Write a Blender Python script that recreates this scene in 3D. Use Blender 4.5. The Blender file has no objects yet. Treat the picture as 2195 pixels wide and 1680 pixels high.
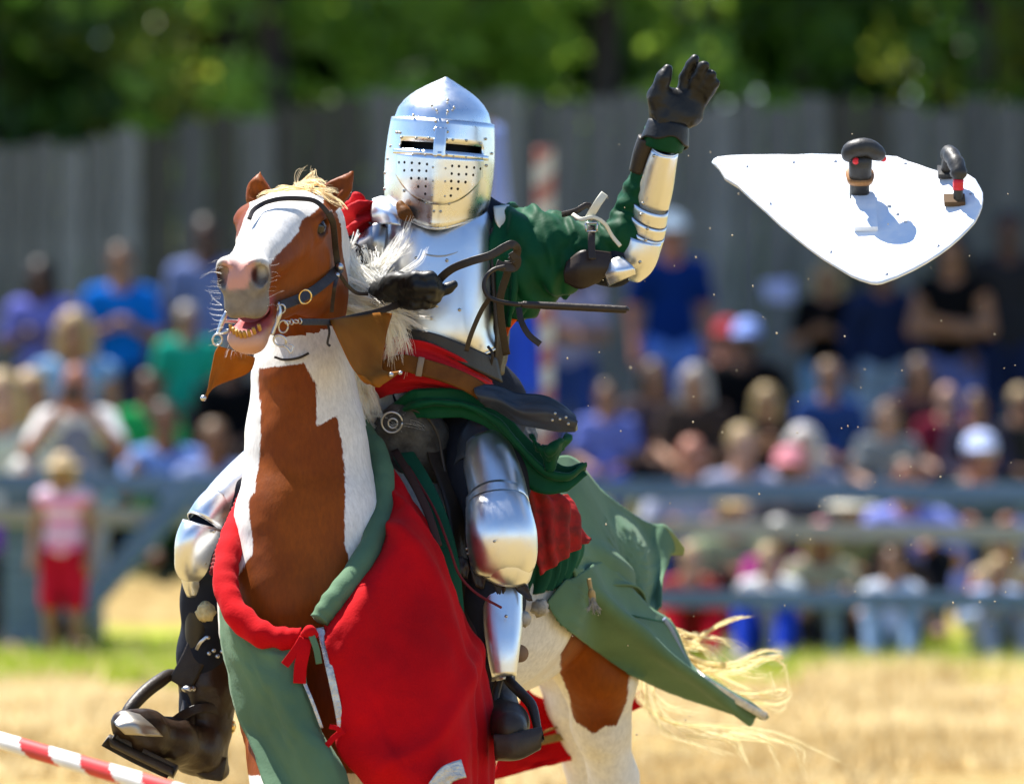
import bpy, math, random
import numpy as np
from mathutils import Vector, Matrix, Euler

rnd = random.Random(7)
rng = np.random.default_rng(11)
scene = bpy.context.scene
COL = scene.collection

# ------------------------------------------------------------------ camera, sky, sun, exposure
CAM_Y, CAM_Z, FPX, CX, CY = -15.0, 1.66, 13950.0, 1097.5, 840.0
PITCH = math.atan((840.0 - 730.0) / FPX)
cam_data = bpy.data.cameras.new("camera")
cam = bpy.data.objects.new("camera", cam_data)
COL.objects.link(cam)
cam.location = (0, CAM_Y, CAM_Z)
cam.rotation_euler = (math.pi / 2 - PITCH, 0, 0)
cam_data.sensor_width = 36.0
cam_data.lens = FPX / 2195.0 * 36.0
cam_data.clip_start = 0.5
cam_data.clip_end = 2000.0
cam_data.dof.use_dof = True
cam_data.dof.focus_distance = 14.62
cam_data.dof.aperture_fstop = 2.8
scene.camera = cam

SUN = Vector((-0.33, 0.35, 0.88)).normalized()
sun_el = math.asin(SUN.z)
sun_az = math.atan2(SUN.x, SUN.y)
world = bpy.data.worlds.new("World")
scene.world = world
world.use_nodes = True
wn = world.node_tree
wn.nodes.clear()
sky = wn.nodes.new("ShaderNodeTexSky")
sky.sky_type = 'NISHITA'
sky.sun_disc = False
sky.sun_elevation = sun_el
sky.sun_rotation = sun_az
sky.air_density = 0.9
sky.dust_density = 0.0
sky.ozone_density = 5.0
bg = wn.nodes.new("ShaderNodeBackground")
bg.inputs["Strength"].default_value = 0.098
wo = wn.nodes.new("ShaderNodeOutputWorld")
wn.links.new(sky.outputs[0], bg.inputs[0])
wn.links.new(bg.outputs[0], wo.inputs[0])

sl = bpy.data.lights.new("sun", 'SUN')
sl.energy = 5.0
sl.angle = math.radians(0.5)
sl.color = (1.0, 0.955, 0.88)
so = bpy.data.objects.new("sun", sl)
COL.objects.link(so)
so.rotation_euler = SUN.to_track_quat('Z', 'Y').to_euler()
so.location = (0, 0, 30)

vs = scene.view_settings
vs.view_transform = 'Standard'
vs.look = 'None'
vs.exposure = 1.4
vs.gamma = 1.0
vs.use_curve_mapping = False
scene.render.engine = 'CYCLES'
scene.cycles.use_denoising = True
scene.cycles.max_bounces = 8
scene.cycles.sample_clamp_indirect = 6.0
scene.cycles.caustics_reflective = False
scene.cycles.caustics_refractive = False

# ------------------------------------------------------------------ helpers
_fw = np.array([0, math.cos(PITCH), -math.sin(PITCH)])
_up = np.array([0, math.sin(PITCH), math.cos(PITCH)])


def W(x, y, Y=0.0):
    """point of the photograph at distance 15+Y metres -> world"""
    u = (x - CX) / FPX
    v = -(y - CY) / FPX
    d = _fw + v * _up + np.array([u, 0, 0])
    t = (Y - CAM_Y) / d[1]
    return np.array([0, CAM_Y, CAM_Z]) + t * d


def WP(pts):
    return np.array([W(*p[:3]) for p in pts])


def topx(V):
    """world -> photograph pixels (N,2)"""
    d = V - np.array([0, CAM_Y, CAM_Z])
    z = d @ _fw
    return np.stack([CX + FPX * d[:, 0] / z, CY - FPX * (d @ _up) / z], 1)


PX = 1.0 / 930.0


def link(o):
    COL.objects.link(o)
    return o


WLOC = {}


def thing(name, label, cat, loc=(0, 0, 0), group=None, rotz=0, scale=1.0):
    o = bpy.data.objects.new(name, None)
    o.empty_display_size = 0.1
    link(o)
    o.location = loc
    o.rotation_euler = (0, 0, rotz)
    o.scale = (scale, scale, scale)
    o["label"] = label
    o["category"] = cat
    if group:
        o["group"] = group
    WLOC[o.name] = np.array(loc, float)
    return o


def tag(o, label, cat, group=None, kind=None):
    o["label"] = label
    o["category"] = cat
    if group:
        o["group"] = group
    if kind:
        o["kind"] = kind
    return o


def mk(V, F, smooth=True, uvs=None):
    """mesh data from arrays; F is an (n,k) array or a list of index lists"""
    me = bpy.data.meshes.new("mesh")
    V = np.asarray(V, np.float32)
    if isinstance(F, np.ndarray):
        n, k = F.shape
        me.vertices.add(len(V))
        me.vertices.foreach_set("co", V.ravel())
        me.loops.add(n * k)
        me.loops.foreach_set("vertex_index", F.astype(np.int32).ravel())
        me.polygons.add(n)
        me.polygons.foreach_set("loop_start", np.arange(0, n * k, k, dtype=np.int32))
        me.update(calc_edges=True)
        me.validate()
    else:
        me.from_pydata(V.tolist(), [], [list(map(int, f)) for f in F])
        me.update()
    if smooth:
        me.polygons.foreach_set("use_smooth", np.ones(len(me.polygons), bool))
    return me


def put(name, V, F, mat, parent=None, smooth=True, label=None, kind=None, mats=None, fm=None, attrs=None):
    """one object from world-space geometry, origin at its centre"""
    V = np.asarray(V, float)
    c = (V.min(0) + V.max(0)) / 2
    me = mk(V - c, F, smooth)
    for m in (mats or [mat]):
        me.materials.append(m)
    if fm is not None:
        me.polygons.foreach_set("material_index", np.asarray(fm, np.int32))
    for k, a in (attrs or {}).items():
        at = me.attributes.new(k, 'FLOAT', 'POINT')
        at.data.foreach_set("value", np.asarray(a, np.float32))
    me.name = name
    o = link(bpy.data.objects.new(name, me))
    if parent is not None:
        o.parent = parent
        o.location = c - WLOC[parent.name]
    else:
        o.location = c
    WLOC[o.name] = c
    if label:
        o["label"] = label
    if kind:
        o["kind"] = kind
    return o


def crs(P, n):
    """Catmull-Rom resample along axis 0 to n points"""
    P = np.asarray(P, float)
    m = len(P)
    if m == 2:
        t = np.linspace(0, 1, n)
        return P[0] + (P[1] - P[0]) * t.reshape((-1,) + (1,) * (P.ndim - 1))
    Q = np.concatenate([2 * P[:1] - P[1:2], P, 2 * P[-1:] - P[-2:-1]], 0)
    t = np.linspace(0, m - 1 - 1e-9, n)
    i = t.astype(int)
    f = (t - i).reshape((-1,) + (1,) * (P.ndim - 1))
    a, b, c, d = Q[i], Q[i + 1], Q[i + 2], Q[i + 3]
    return 0.5 * (2 * b + (c - a) * f + (2 * a - 5 * b + 4 * c - d) * f ** 2 + (3 * b - a - 3 * c + d) * f ** 3)


def nrm(v):
    return v / np.maximum(np.linalg.norm(v, axis=-1, keepdims=True), 1e-12)


def vnoise(P, seed=0):
    """smooth value noise in [-1,1], P (N,3) already scaled"""
    P = np.asarray(P, float)
    i = np.floor(P).astype(np.int64)
    f = P - i
    f = f * f * (3 - 2 * f)

    def h(a):
        n = (a[:, 0] * 374761393 + a[:, 1] * 668265263 + a[:, 2] * 2147483647 + seed * 974711) & 0xffffffff
        n = ((n ^ (n >> 13)) * 1274126177) & 0xffffffff
        return ((n ^ (n >> 16)) & 0xffff) / 32767.5 - 1.0
    r = 0
    for dx in (0, 1):
        for dy in (0, 1):
            for dz in (0, 1):
                w = (f[:, 0] if dx else 1 - f[:, 0]) * (f[:, 1] if dy else 1 - f[:, 1]) * (f[:, 2] if dz else 1 - f[:, 2])
                r = r + w * h(i + np.array([dx, dy, dz]))
    return r


def frames(P, front=(0, -1, 0)):
    """tangent, side, front along a path"""
    T = nrm(np.gradient(P, axis=0))
    fr = np.asarray(front, float)
    if fr.ndim == 1:
        fr = np.tile(fr, (len(P), 1))
    Fv = fr - (fr * T).sum(1, keepdims=True) * T
    bad = np.linalg.norm(Fv, axis=1) < 0.15
    if bad.any():
        alt = np.array([0.3, 0.2, 1.0])
        Fv[bad] = alt - (alt * T[bad]).sum(1, keepdims=True) * T[bad]
    Fv = nrm(Fv)
    S = np.cross(T, Fv)
    return T, S, Fv


def tube_geo(P, r, seg=8, front=(0, -1, 0), ry=None, power=2.0):
    """closed round tube, P (n,3) world, r scalar/array"""
    P = np.asarray(P, float)
    n = len(P)
    r = np.broadcast_to(np.asarray(r, float), (n,))
    ry = r if ry is None else np.broadcast_to(np.asarray(ry, float), (n,))
    T, S, Fv = frames(P, front)
    a = np.linspace(0, 2 * np.pi, seg, endpoint=False)
    ca, sa = np.cos(a), np.sin(a)
    if power != 2.0:
        ca = np.sign(ca) * np.abs(ca) ** (2 / power)
        sa = np.sign(sa) * np.abs(sa) ** (2 / power)
    V = P[:, None] + S[:, None] * (r[:, None] * ca)[..., None] + Fv[:, None] * (ry[:, None] * sa)[..., None]
    V = V.reshape(-1, 3)
    i = np.arange(n - 1)[:, None] * seg
    j = np.arange(seg)[None]
    k = (j + 1) % seg
    Fq = np.stack([i + j, i + k, i + seg + k, i + seg + j], -1).reshape(-1, 4)
    c0, c1 = len(V), len(V) + 1
    V = np.concatenate([V, P[:1], P[-1:]])
    jj = np.arange(seg)
    kk = (jj + 1) % seg
    caps = np.concatenate([np.stack([kk, jj, np.full(seg, c0), np.full(seg, c0)], 1),
                           np.stack([(n - 1) * seg + jj, (n - 1) * seg + kk, np.full(seg, c1), np.full(seg, c1)], 1)])
    F = Fq.tolist() + [c[:3] for c in caps.tolist()]
    return V, F


def join(geos):
    Vs, Fs, o = [], [], 0
    for V, F in geos:
        V = np.asarray(V)
        Vs.append(V)
        Fs += [[int(i) + o for i in f] for f in F]
        o += len(V)
    return np.concatenate(Vs), Fs


def ptube(name, pts, mat, parent=None, n=None, seg=8, flat=1.0, front=(0, -1, 0), **kw):
    """tube from pixel points (x,y,Y,r_px)"""
    P = WP(pts)
    R = np.array([p[3] for p in pts]) * PX
    n = n or max(6, 5 * len(pts))
    C = crs(np.concatenate([P, R[:, None]], 1), n)
    V, F = tube_geo(C[:, :3], np.maximum(C[:, 3], 1e-4), seg, front, ry=np.maximum(C[:, 3], 1e-4) * flat)
    return put(name, V, F, mat, parent, **kw)


def slab(G, thick, wrap=False, keep=None):
    """closed sheet of given thickness from a grid (nu,nv,3); outside is G"""
    nu, nv = G.shape[:2]
    du = np.gradient(G, axis=0)
    if wrap:
        dv = (np.roll(G, -1, 1) - np.roll(G, 1, 1)) / 2
    else:
        dv = np.gradient(G, axis=1)
    N = nrm(np.cross(du, dv))
    B = G - N * thick
    V = np.concatenate([G.reshape(-1, 3), B.reshape(-1, 3)])
    o = nu * nv
    mv = nv if wrap else nv - 1
    i = np.arange(nu - 1)[:, None]
    j = np.arange(mv)[None]
    a = i * nv + j
    b = i * nv + (j + 1) % nv
    c = (i + 1) * nv + (j + 1) % nv
    d = (i + 1) * nv + j
    Q = np.stack([a, d, c, b], -1)
    if keep is None:
        keep = np.ones((nu - 1, mv), bool)
    q = Q[keep]
    # orientation: N = du x dv ; quad (a,d,c,b) goes u then v -> normal = du x dv
    F = [q, q[:, ::-1] + o]
    # border walls
    edges = {}
    ed = np.concatenate([q[:, [0, 1]], q[:, [1, 2]], q[:, [2, 3]], q[:, [3, 0]]])
    key = np.sort(ed, 1)
    kk = key[:, 0].astype(np.int64) * (o + 1) + key[:, 1]
    u, inv, cnt = np.unique(kk, return_inverse=True, return_counts=True)
    bd = ed[cnt[inv] == 1]
    F.append(np.stack([bd[:, 1], bd[:, 0], bd[:, 0] + o, bd[:, 1] + o], 1))
    return V, np.concatenate(F)


def sharp_rim(o):
    pass


def cloth(name, rows, mat, parent=None, nu=40, nv=40, thick=0.004, amp=0.0, freq=(3, 3), seed=0, folds=None, flip=False, hug=None, wr=1.0, **kw):
    """cloth patch; rows of pixel points (x,y,Y)"""
    G = np.array([crs(WP(r), nv) for r in rows])
    G = crs(G, nu)
    if flip:
        G = G[:, ::-1]
    du = np.gradient(G, axis=0)
    dv = np.gradient(G, axis=1)
    N = nrm(np.cross(du, dv))
    u, v = np.meshgrid(np.linspace(0, 1, nu), np.linspace(0, 1, nv), indexing='ij')
    if flip:
        v = 1 - v
    D = np.zeros((nu, nv))
    if amp:
        P = np.stack([u.ravel() * freq[0], v.ravel() * freq[1], np.full(u.size, seed * 3.7)], 1)
        D += amp * (vnoise(P, seed) + 0.5 * vnoise(P * 2.1, seed + 5) + 0.22 * vnoise(P * 4.7, seed + 9)).reshape(nu, nv)
    if folds is not None:
        D += folds(u, v)
    if thick >= .004 and nu >= 30:
        P3 = G.reshape(-1, 3)
        D += wr * (.0016 * vnoise(P3 * 42, seed + 21) + .0009 * vnoise(P3 * 95, seed + 22) - .0018 * np.clip(.12 - np.abs(vnoise(P3 * [9, 9, 5], seed + 23)), 0, 1) / .12 * .5).reshape(nu, nv)
    G = G + N * D[..., None]
    if hug:
        G = hug_grid(G, hug)
    V, F = slab(G, thick)
    return put(name, V, F, mat, parent, **kw)


def plate(name, pts, mat, parent=None, arc=(-1.7, 1.7), nu=14, nv=28, thick=0.0025, front=(0, -1, 0), keel=0.0, power=2.0, edge=None, shape=None, **kw):
    """curved armour plate round a limb. pts: (x,y,Y,rx,ry) in px; arc angles measured from the front"""
    P = WP(pts)
    R = np.array([p[3:5] for p in pts]) * PX
    C = crs(np.concatenate([P, R], 1), nu)
    T, S, Fv = frames(C[:, :3], front)
    th = np.linspace(arc[0], arc[1], nv)
    if shape is not None:
        sh = shape(np.linspace(0, 1, nu)[:, None], th[None])
    else:
        sh = 0
    ca, sa = np.cos(th), np.sin(th)
    if power != 2.0:
        ca = np.sign(ca) * np.abs(ca) ** (2 / power)
        sa = np.sign(sa) * np.abs(sa) ** (2 / power)
    kf = 1 + keel * np.exp(-(th / 0.16) ** 2)
    G = C[:, None, :3] + S[:, None] * (C[:, 3:4] * sa)[..., None] + Fv[:, None] * (C[:, 4:5] * ca * kf)[..., None]
    if shape is not None:
        G = G + T[:, None] * (sh * PX)[..., None]
    V, F = slab(G, thick)
    # make sure the outside is outside
    o = put(name, V, F, mat, parent, **kw)
    if edge:
        for row in edge:
            E = G[row]
            V2, F2 = tube_geo(E, 0.0022, 6)
            put("rolled_edge", V2, F2, mat, o)
    return o, G


# ------------------------------------------------------------------ signed distance bodies -> one continuous mesh
class Body:
    def __init__(s, lo, hi, h):
        s.lo = np.asarray(lo, float)
        s.h = h
        s.n = np.ceil((np.asarray(hi, float) - s.lo) / h).astype(int) + 1
        s.D = np.full(s.n, 0.5, np.float32)
        s.ax = [(s.lo[a] + h * np.arange(s.n[a])).astype(np.float32) for a in range(3)]

    def _box(s, lo, hi, pad):
        i0 = np.clip(np.floor((lo - pad - s.lo) / s.h).astype(int), 0, s.n - 1)
        i1 = np.clip(np.ceil((hi + pad - s.lo) / s.h).astype(int) + 1, 1, s.n)
        sl = tuple(slice(a, b) for a, b in zip(i0, i1))
        X = s.ax[0][sl[0]][:, None, None]
        Y = s.ax[1][sl[1]][None, :, None]
        Z = s.ax[2][sl[2]][None, None, :]
        return sl, X, Y, Z

    def _mix(s, sl, d, k, sub=False):
        a = s.D[sl]
        if sub:
            d = -d
            hh = np.clip(0.5 - 0.5 * (a - d) / k, 0, 1)
            s.D[sl] = a * (1 - hh) + d * hh + k * hh * (1 - hh)
        else:
            hh = np.clip(0.5 + 0.5 * (a - d) / k, 0, 1)
            s.D[sl] = a * (1 - hh) + d * hh - k * hh * (1 - hh)

    def cap(s, a, b, ra, rb, k=0.02, sub=False):
        a = np.asarray(a, float)
        b = np.asarray(b, float)
        R = max(ra, rb)
        sl, X, Y, Z = s._box(np.minimum(a, b) - R, np.maximum(a, b) + R, k + 2 * s.h)
        ab = b - a
        L = float(ab @ ab) + 1e-12
        px, py, pz = X - a[0], Y - a[1], Z - a[2]
        t = np.clip((px * ab[0] + py * ab[1] + pz * ab[2]) / L, 0, 1)
        d = np.sqrt((px - t * ab[0]) ** 2 + (py - t * ab[1]) ** 2 + (pz - t * ab[2]) ** 2) - (ra + (rb - ra) * t)
        s._mix(sl, d, k, sub)

    def chain(s, pts, k=0.02):
        """pts: (xyz, r)"""
        for (a, ra), (b, rb) in zip(pts[:-1], pts[1:]):
            s.cap(a, b, ra, rb, k)

    def pchain(s, pts, k=0.02):
        s.chain([(W(*p[:3]), p[3] * PX) for p in pts], k)

    def ell(s, c, rad, R=None, k=0.02, sub=False):
        c = np.asarray(c, float)
        rad = np.asarray(rad, float)
        R = np.eye(3) if R is None else np.asarray(R, float)   # rows = axes
        ext = np.abs(R.T) @ rad
        sl, X, Y, Z = s._box(c - ext, c + ext, k + 2 * s.h)
        px, py, pz = X - c[0], Y - c[1], Z - c[2]
        q = [(R[i, 0] * px + R[i, 1] * py + R[i, 2] * pz) for i in range(3)]
        k0 = np.sqrt(sum((q[i] / rad[i]) ** 2 for i in range(3)))
        k1 = np.sqrt(sum((q[i] / rad[i] ** 2) ** 2 for i in range(3))) + 1e-9
        s._mix(sl, k0 * (k0 - 1) / k1, k, sub)

    def mesh(s, smooth=1):
        D = s.D
        S = D < 0
        n = S.shape
        c = np.zeros(tuple(np.array(n) - 1), np.int8)
        for i in (0, 1):
            for j in (0, 1):
                for k in (0, 1):
                    c += S[i:n[0] - 1 + i, j:n[1] - 1 + j, k:n[2] - 1 + k]
        act = (c > 0) & (c < 8)
        ids = np.argwhere(act)
        idx = np.full(act.shape, -1, np.int32)
        idx[act] = np.arange(len(ids))
        acc = np.zeros((len(ids), 3))
        cnt = np.zeros(len(ids))
        cor = [(i, j, k) for i in (0, 1) for j in (0, 1) for k in (0, 1)]
        val = {o: D[ids[:, 0] + o[0], ids[:, 1] + o[1], ids[:, 2] + o[2]] for o in cor}
        for o in cor:
            for a in range(3):
                if o[a] == 0:
                    p = list(o)
                    p[a] = 1
                    v0, v1 = val[o], val[tuple(p)]
                    m = (v0 < 0) != (v1 < 0)
                    t = np.where(m, v0 / np.where(m, v0 - v1, 1), 0)
                    pos = np.tile(np.array(o, float), (len(ids), 1))
                    pos[:, a] += t
                    acc += pos * m[:, None]
                    cnt += m
        V = s.lo + s.h * (ids + acc / cnt[:, None])
        Fs = []
        for a in range(3):
            b, c2 = (a + 1) % 3, (a + 2) % 3
            s0 = [slice(None)] * 3
            s1 = [slice(None)] * 3
            s0[a] = slice(0, n[a] - 1)
            s1[a] = slice(1, n[a])
            for x in (b, c2):
                s0[x] = slice(1, n[x] - 1)
                s1[x] = slice(1, n[x] - 1)
            A, B = S[tuple(s0)], S[tuple(s1)]
            e = np.argwhere(A != B)
            if len(e) == 0:
                continue
            ins = A[e[:, 0], e[:, 1], e[:, 2]]
            g = e.copy()
            g[:, b] += 1
            g[:, c2] += 1

            def cell(db, dc):
                q = g.copy()
                q[:, b] += db
                q[:, c2] += dc
                return idx[q[:, 0], q[:, 1], q[:, 2]]
            q = np.stack([cell(-1, -1), cell(0, -1), cell(0, 0), cell(-1, 0)], 1)
            q[~ins] = q[~ins][:, ::-1]
            Fs.append(q)
        F = np.concatenate(Fs)
        F = F[(F >= 0).all(1)]
        for _ in range(smooth):
            E = np.concatenate([F[:, [0, 1]], F[:, [1, 2]], F[:, [2, 3]], F[:, [3, 0]]])
            E = np.concatenate([E, E[:, ::-1]])
            w = np.bincount(E[:, 0], minlength=len(V))
            M = np.stack([np.bincount(E[:, 0], V[E[:, 1], a], minlength=len(V)) for a in range(3)], 1) / np.maximum(w, 1)[:, None]
            V = 0.5 * V + 0.5 * M
        return V, F


# ------------------------------------------------------------------ materials
MATS = {}


def _nodes(name):
    m = bpy.data.materials.new(name)
    m.use_nodes = True
    nt = m.node_tree
    nt.nodes.clear()
    out = nt.nodes.new("ShaderNodeOutputMaterial")
    b = nt.nodes.new("ShaderNodeBsdfPrincipled")
    nt.links.new(b.outputs[0], out.inputs[0])
    return m, nt, b, out


def _noise(nt, scale, detail=3, rough=0.55, coord='Object', stretch=None):
    tc = nt.nodes.new("ShaderNodeTexCoord")
    nz = nt.nodes.new("ShaderNodeTexNoise")
    nz.inputs["Scale"].default_value = scale
    nz.inputs["Detail"].default_value = detail
    nz.inputs["Roughness"].default_value = rough
    if stretch:
        mp = nt.nodes.new("ShaderNodeMapping")
        mp.inputs["Scale"].default_value = stretch
        nt.links.new(tc.outputs[coord], mp.inputs[0])
        nt.links.new(mp.outputs[0], nz.inputs["Vector"])
    else:
        nt.links.new(tc.outputs[coord], nz.inputs["Vector"])
    return nz


def _mixcol(nt, fac, a, b):
    mx = nt.nodes.new("ShaderNodeMix")
    mx.data_type = 'RGBA'
    for val, sock in ((fac, 0), (a, 6), (b, 7)):
        if hasattr(val, 'is_output') or isinstance(val, bpy.types.NodeSocket):
            nt.links.new(val, mx.inputs[sock])
        elif sock == 0:
            mx.inputs[0].default_value = val
        else:
            mx.inputs[sock].default_value = (*val[:3], 1)
    return mx.outputs[2]


def _ramp(nt, src, lo, hi):
    r = nt.nodes.new("ShaderNodeMapRange")
    r.inputs[1].default_value = lo
    r.inputs[2].default_value = hi
    nt.links.new(src, r.inputs[0])
    return r.outputs[0]


def mat(name, col, rough=0.7, metal=0.0, col2=None, nscale=12, bump=0.0, bscale=80, sheen=0.0, transl=0.0, stretch=None, coat=0.0, spec=None, rvar=0.0):
    if name in MATS:
        return MATS[name]
    m, nt, b, out = _nodes(name)
    b.inputs["Base Color"].default_value = (*col, 1)
    b.inputs["Roughness"].default_value = rough
    b.inputs["Metallic"].default_value = metal
    b.inputs["Specular IOR Level"].default_value = spec if spec is not None else (0.35 if rough < 0.55 else 0.12)
    if sheen:
        b.inputs["Sheen Weight"].default_value = sheen * 0.25
        b.inputs["Sheen Roughness"].default_value = 0.4
        b.inputs["Sheen Tint"].default_value = (*[min(1, 0.4 + c * 1.5) for c in col], 1)
    if coat:
        b.inputs["Coat Weight"].default_value = coat
        b.inputs["Coat Roughness"].default_value = 0.2
    if col2 is not None:
        nz = _noise(nt, nscale, 4, stretch=stretch)
        f = _ramp(nt, nz.outputs[0], 0.35, 0.65)
        nt.links.new(_mixcol(nt, f, col, col2), b.inputs["Base Color"])
    if rvar:
        nz = _noise(nt, nscale * 1.7, 5, 0.65)
        r = nt.nodes.new("ShaderNodeMapRange")
        r.inputs[1].default_value = 0.3
        r.inputs[2].default_value = 0.75
        r.inputs[3].default_value = max(0.02, rough - rvar)
        r.inputs[4].default_value = rough + rvar
        nt.links.new(nz.outputs[0], r.inputs[0])
        nt.links.new(r.outputs[0], b.inputs["Roughness"])
    if bump:
        nz = _noise(nt, bscale, 3, stretch=stretch)
        bp = nt.nodes.new("ShaderNodeBump")
        bp.inputs["Strength"].default_value = bump
        bp.inputs["Distance"].default_value = 0.004
        nt.links.new(nz.outputs[0], bp.inputs["Height"])
        nt.links.new(bp.outputs[0], b.inputs["Normal"])
    if transl:
        tr = nt.nodes.new("ShaderNodeBsdfTranslucent")
        tr.inputs[0].default_value = (*[min(1, c * 1.3) for c in col], 1)
        ms = nt.nodes.new("ShaderNodeMixShader")
        ms.inputs[0].default_value = transl
        nt.links.new(b.outputs[0], ms.inputs[1])
        nt.links.new(tr.outputs[0], ms.inputs[2])
        nt.links.new(ms.outputs[0], out.inputs[0])
    MATS[name] = m
    return m


def steel(name, col=(0.72, 0.73, 0.75), rough=0.2, bump=0.12, scale=7):
    """polished plate: slight hammer waviness, fine scratches, roughness patches"""
    if name in MATS:
        return MATS[name]
    m, nt, b, out = _nodes(name)
    b.inputs["Base Color"].default_value = (*col, 1)
    b.inputs["Metallic"].default_value = 1.0
    nz = _noise(nt, 30, 6, 0.7)
    r = nt.nodes.new("ShaderNodeMapRange")
    r.inputs[1].default_value, r.inputs[2].default_value = 0.35, 0.75
    r.inputs[3].default_value, r.inputs[4].default_value = rough, rough + 0.14
    nt.links.new(nz.outputs[0], r.inputs[0])
    nt.links.new(r.outputs[0], b.inputs["Roughness"])
    dk = _noise(nt, 55, 8, 0.75)
    f = _ramp(nt, dk.outputs[0], 0.56, 0.72)
    mm = nt.nodes.new("ShaderNodeMath")
    mm.operation = 'MULTIPLY'
    mm.inputs[1].default_value = 0.18
    nt.links.new(f, mm.inputs[0])
    nt.links.new(_mixcol(nt, mm.outputs[0], col, [c * 0.55 for c in col]), b.inputs["Base Color"])
    n1 = _noise(nt, scale, 2)
    n2 = _noise(nt, 60, 4, stretch=(1, 1, 9))
    ad = nt.nodes.new("ShaderNodeMath")
    ad.operation = 'MULTIPLY_ADD'
    ad.inputs[1].default_value = 0.03
    nt.links.new(n2.outputs[0], ad.inputs[0])
    nt.links.new(n1.outputs[0], ad.inputs[2])
    bp = nt.nodes.new("ShaderNodeBump")
    bp.inputs["Strength"].default_value = bump
    bp.inputs["Distance"].default_value = 0.02
    nt.links.new(ad.outputs[0], bp.inputs["Height"])
    nt.links.new(bp.outputs[0], b.inputs["Normal"])
    MATS[name] = m
    return m


def ball(r=1.0, seg=10, rings=6):
    V = [(0, 0, r)]
    for i in range(1, rings):
        a = math.pi * i / rings
        for j in range(seg):
            t = 2 * math.pi * j / seg
            V.append((r * math.sin(a) * math.cos(t), r * math.sin(a) * math.sin(t), r * math.cos(a)))
    V.append((0, 0, -r))
    F = [[0, 1 + j, 1 + (j + 1) % seg] for j in range(seg)]
    for i in range(rings - 2):
        for j in range(seg):
            a = 1 + i * seg
            F.append([a + j, a + seg + j, a + seg + (j + 1) % seg, a + (j + 1) % seg])
    e = 1 + (rings - 2) * seg
    F += [[e + j, len(V) - 1, e + (j + 1) % seg] for j in range(seg)]
    return np.array(V), F


def box_geo(lo, hi, M=None):
    (x0, y0, z0), (x1, y1, z1) = lo, hi
    V = np.array([(x0, y0, z0), (x1, y0, z0), (x1, y1, z0), (x0, y1, z0), (x0, y0, z1), (x1, y0, z1), (x1, y1, z1), (x0, y1, z1)], float)
    F = [[0, 3, 2, 1], [4, 5, 6, 7], [0, 1, 5, 4], [1, 2, 6, 5], [2, 3, 7, 6], [3, 0, 4, 7]]
    return V, F


_small = {}


def small(name, pos, size, mat_, parent, shape='ball', rot=None):
    """small repeated part (rivet, hole, eye...) sharing mesh data"""
    key = (name, shape, mat_.name)
    if key not in _small:
        if shape == 'ball':
            V, F = ball(1.0, 10, 6)
        elif shape == 'disc':
            V, F = tube_geo(np.array([(0, 0, -0.25), (0, 0, 0.25)]), 1.0, 12)
        me = mk(V, F, smooth=(shape == 'ball'))
        me.materials.append(mat_)
        me.name = name
        _small[key] = me
    o = link(bpy.data.objects.new(name, _small[key]))
    o.parent = parent
    o.location = np.asarray(pos) - WLOC[parent.name]
    sz = size if hasattr(size, '__len__') else (size,) * 3
    o.scale = sz
    if rot is not None:
        o.rotation_euler = Vector(rot).to_track_quat('Z', 'Y').to_euler()
    WLOC[o.name] = np.asarray(pos, float)
    return o


HUG = {}


def hug_build(V):
    """nearest horse surface seen from the front, as a depth raster"""
    p = topx(V)
    c = 8.0
    nx, ny = 180, 260
    D = np.full((nx, ny), 9.0)
    i = ((p[:, 0] - 300) / c).astype(int)
    j = ((p[:, 1] - 300) / c).astype(int)
    ok = (i >= 0) & (i < nx) & (j >= 0) & (j < ny)
    np.minimum.at(D, (i[ok], j[ok]), V[ok, 1])
    E = D.copy()
    for a in (-1, 0, 1):
        for b in (-1, 0, 1):
            E = np.minimum(E, np.roll(np.roll(D, a, 0), b, 1))
    HUG['D'] = E


def hug_y(x, y):
    i = np.clip(((np.asarray(x) - 300) / 8.0).astype(int), 0, 179)
    j = np.clip(((np.asarray(y) - 300) / 8.0).astype(int), 0, 259)
    return HUG['D'][i, j]


def hugged(pts, off=.006, only_push=False):
    """move pixel points along their sight line onto the horse"""
    out = []
    for p in pts:
        s = float(hug_y(np.array(p[0]), np.array(p[1])))
        Y = p[2]
        if s < 5 and (not only_push or Y > s - off):
            Y = s - off
        out.append((p[0], p[1], Y) + tuple(p[3:]))
    return out


def hug_grid(G, off):
    sh = G.shape
    P = G.reshape(-1, 3)
    px = topx(P)
    s = hug_y(px[:, 0], px[:, 1])
    need = (s < 5) & (P[:, 1] > s - off)
    cam0 = np.array([0, CAM_Y, CAM_Z])
    t = np.where(need, (s - off - CAM_Y) / (P[:, 1] - CAM_Y), 1.0)
    push = (1 - t).reshape(sh[:2])
    for _ in range(6):      # spread the push so the cloth stays smooth
        q = np.pad(push, 1, mode='edge')
        push = np.maximum(push, (q[:-2, 1:-1] + q[2:, 1:-1] + q[1:-1, :-2] + q[1:-1, 2:]) / 4)
    t = 1 - push.reshape(-1)
    return (cam0 + (P - cam0) * t[:, None]).reshape(sh)


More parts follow.
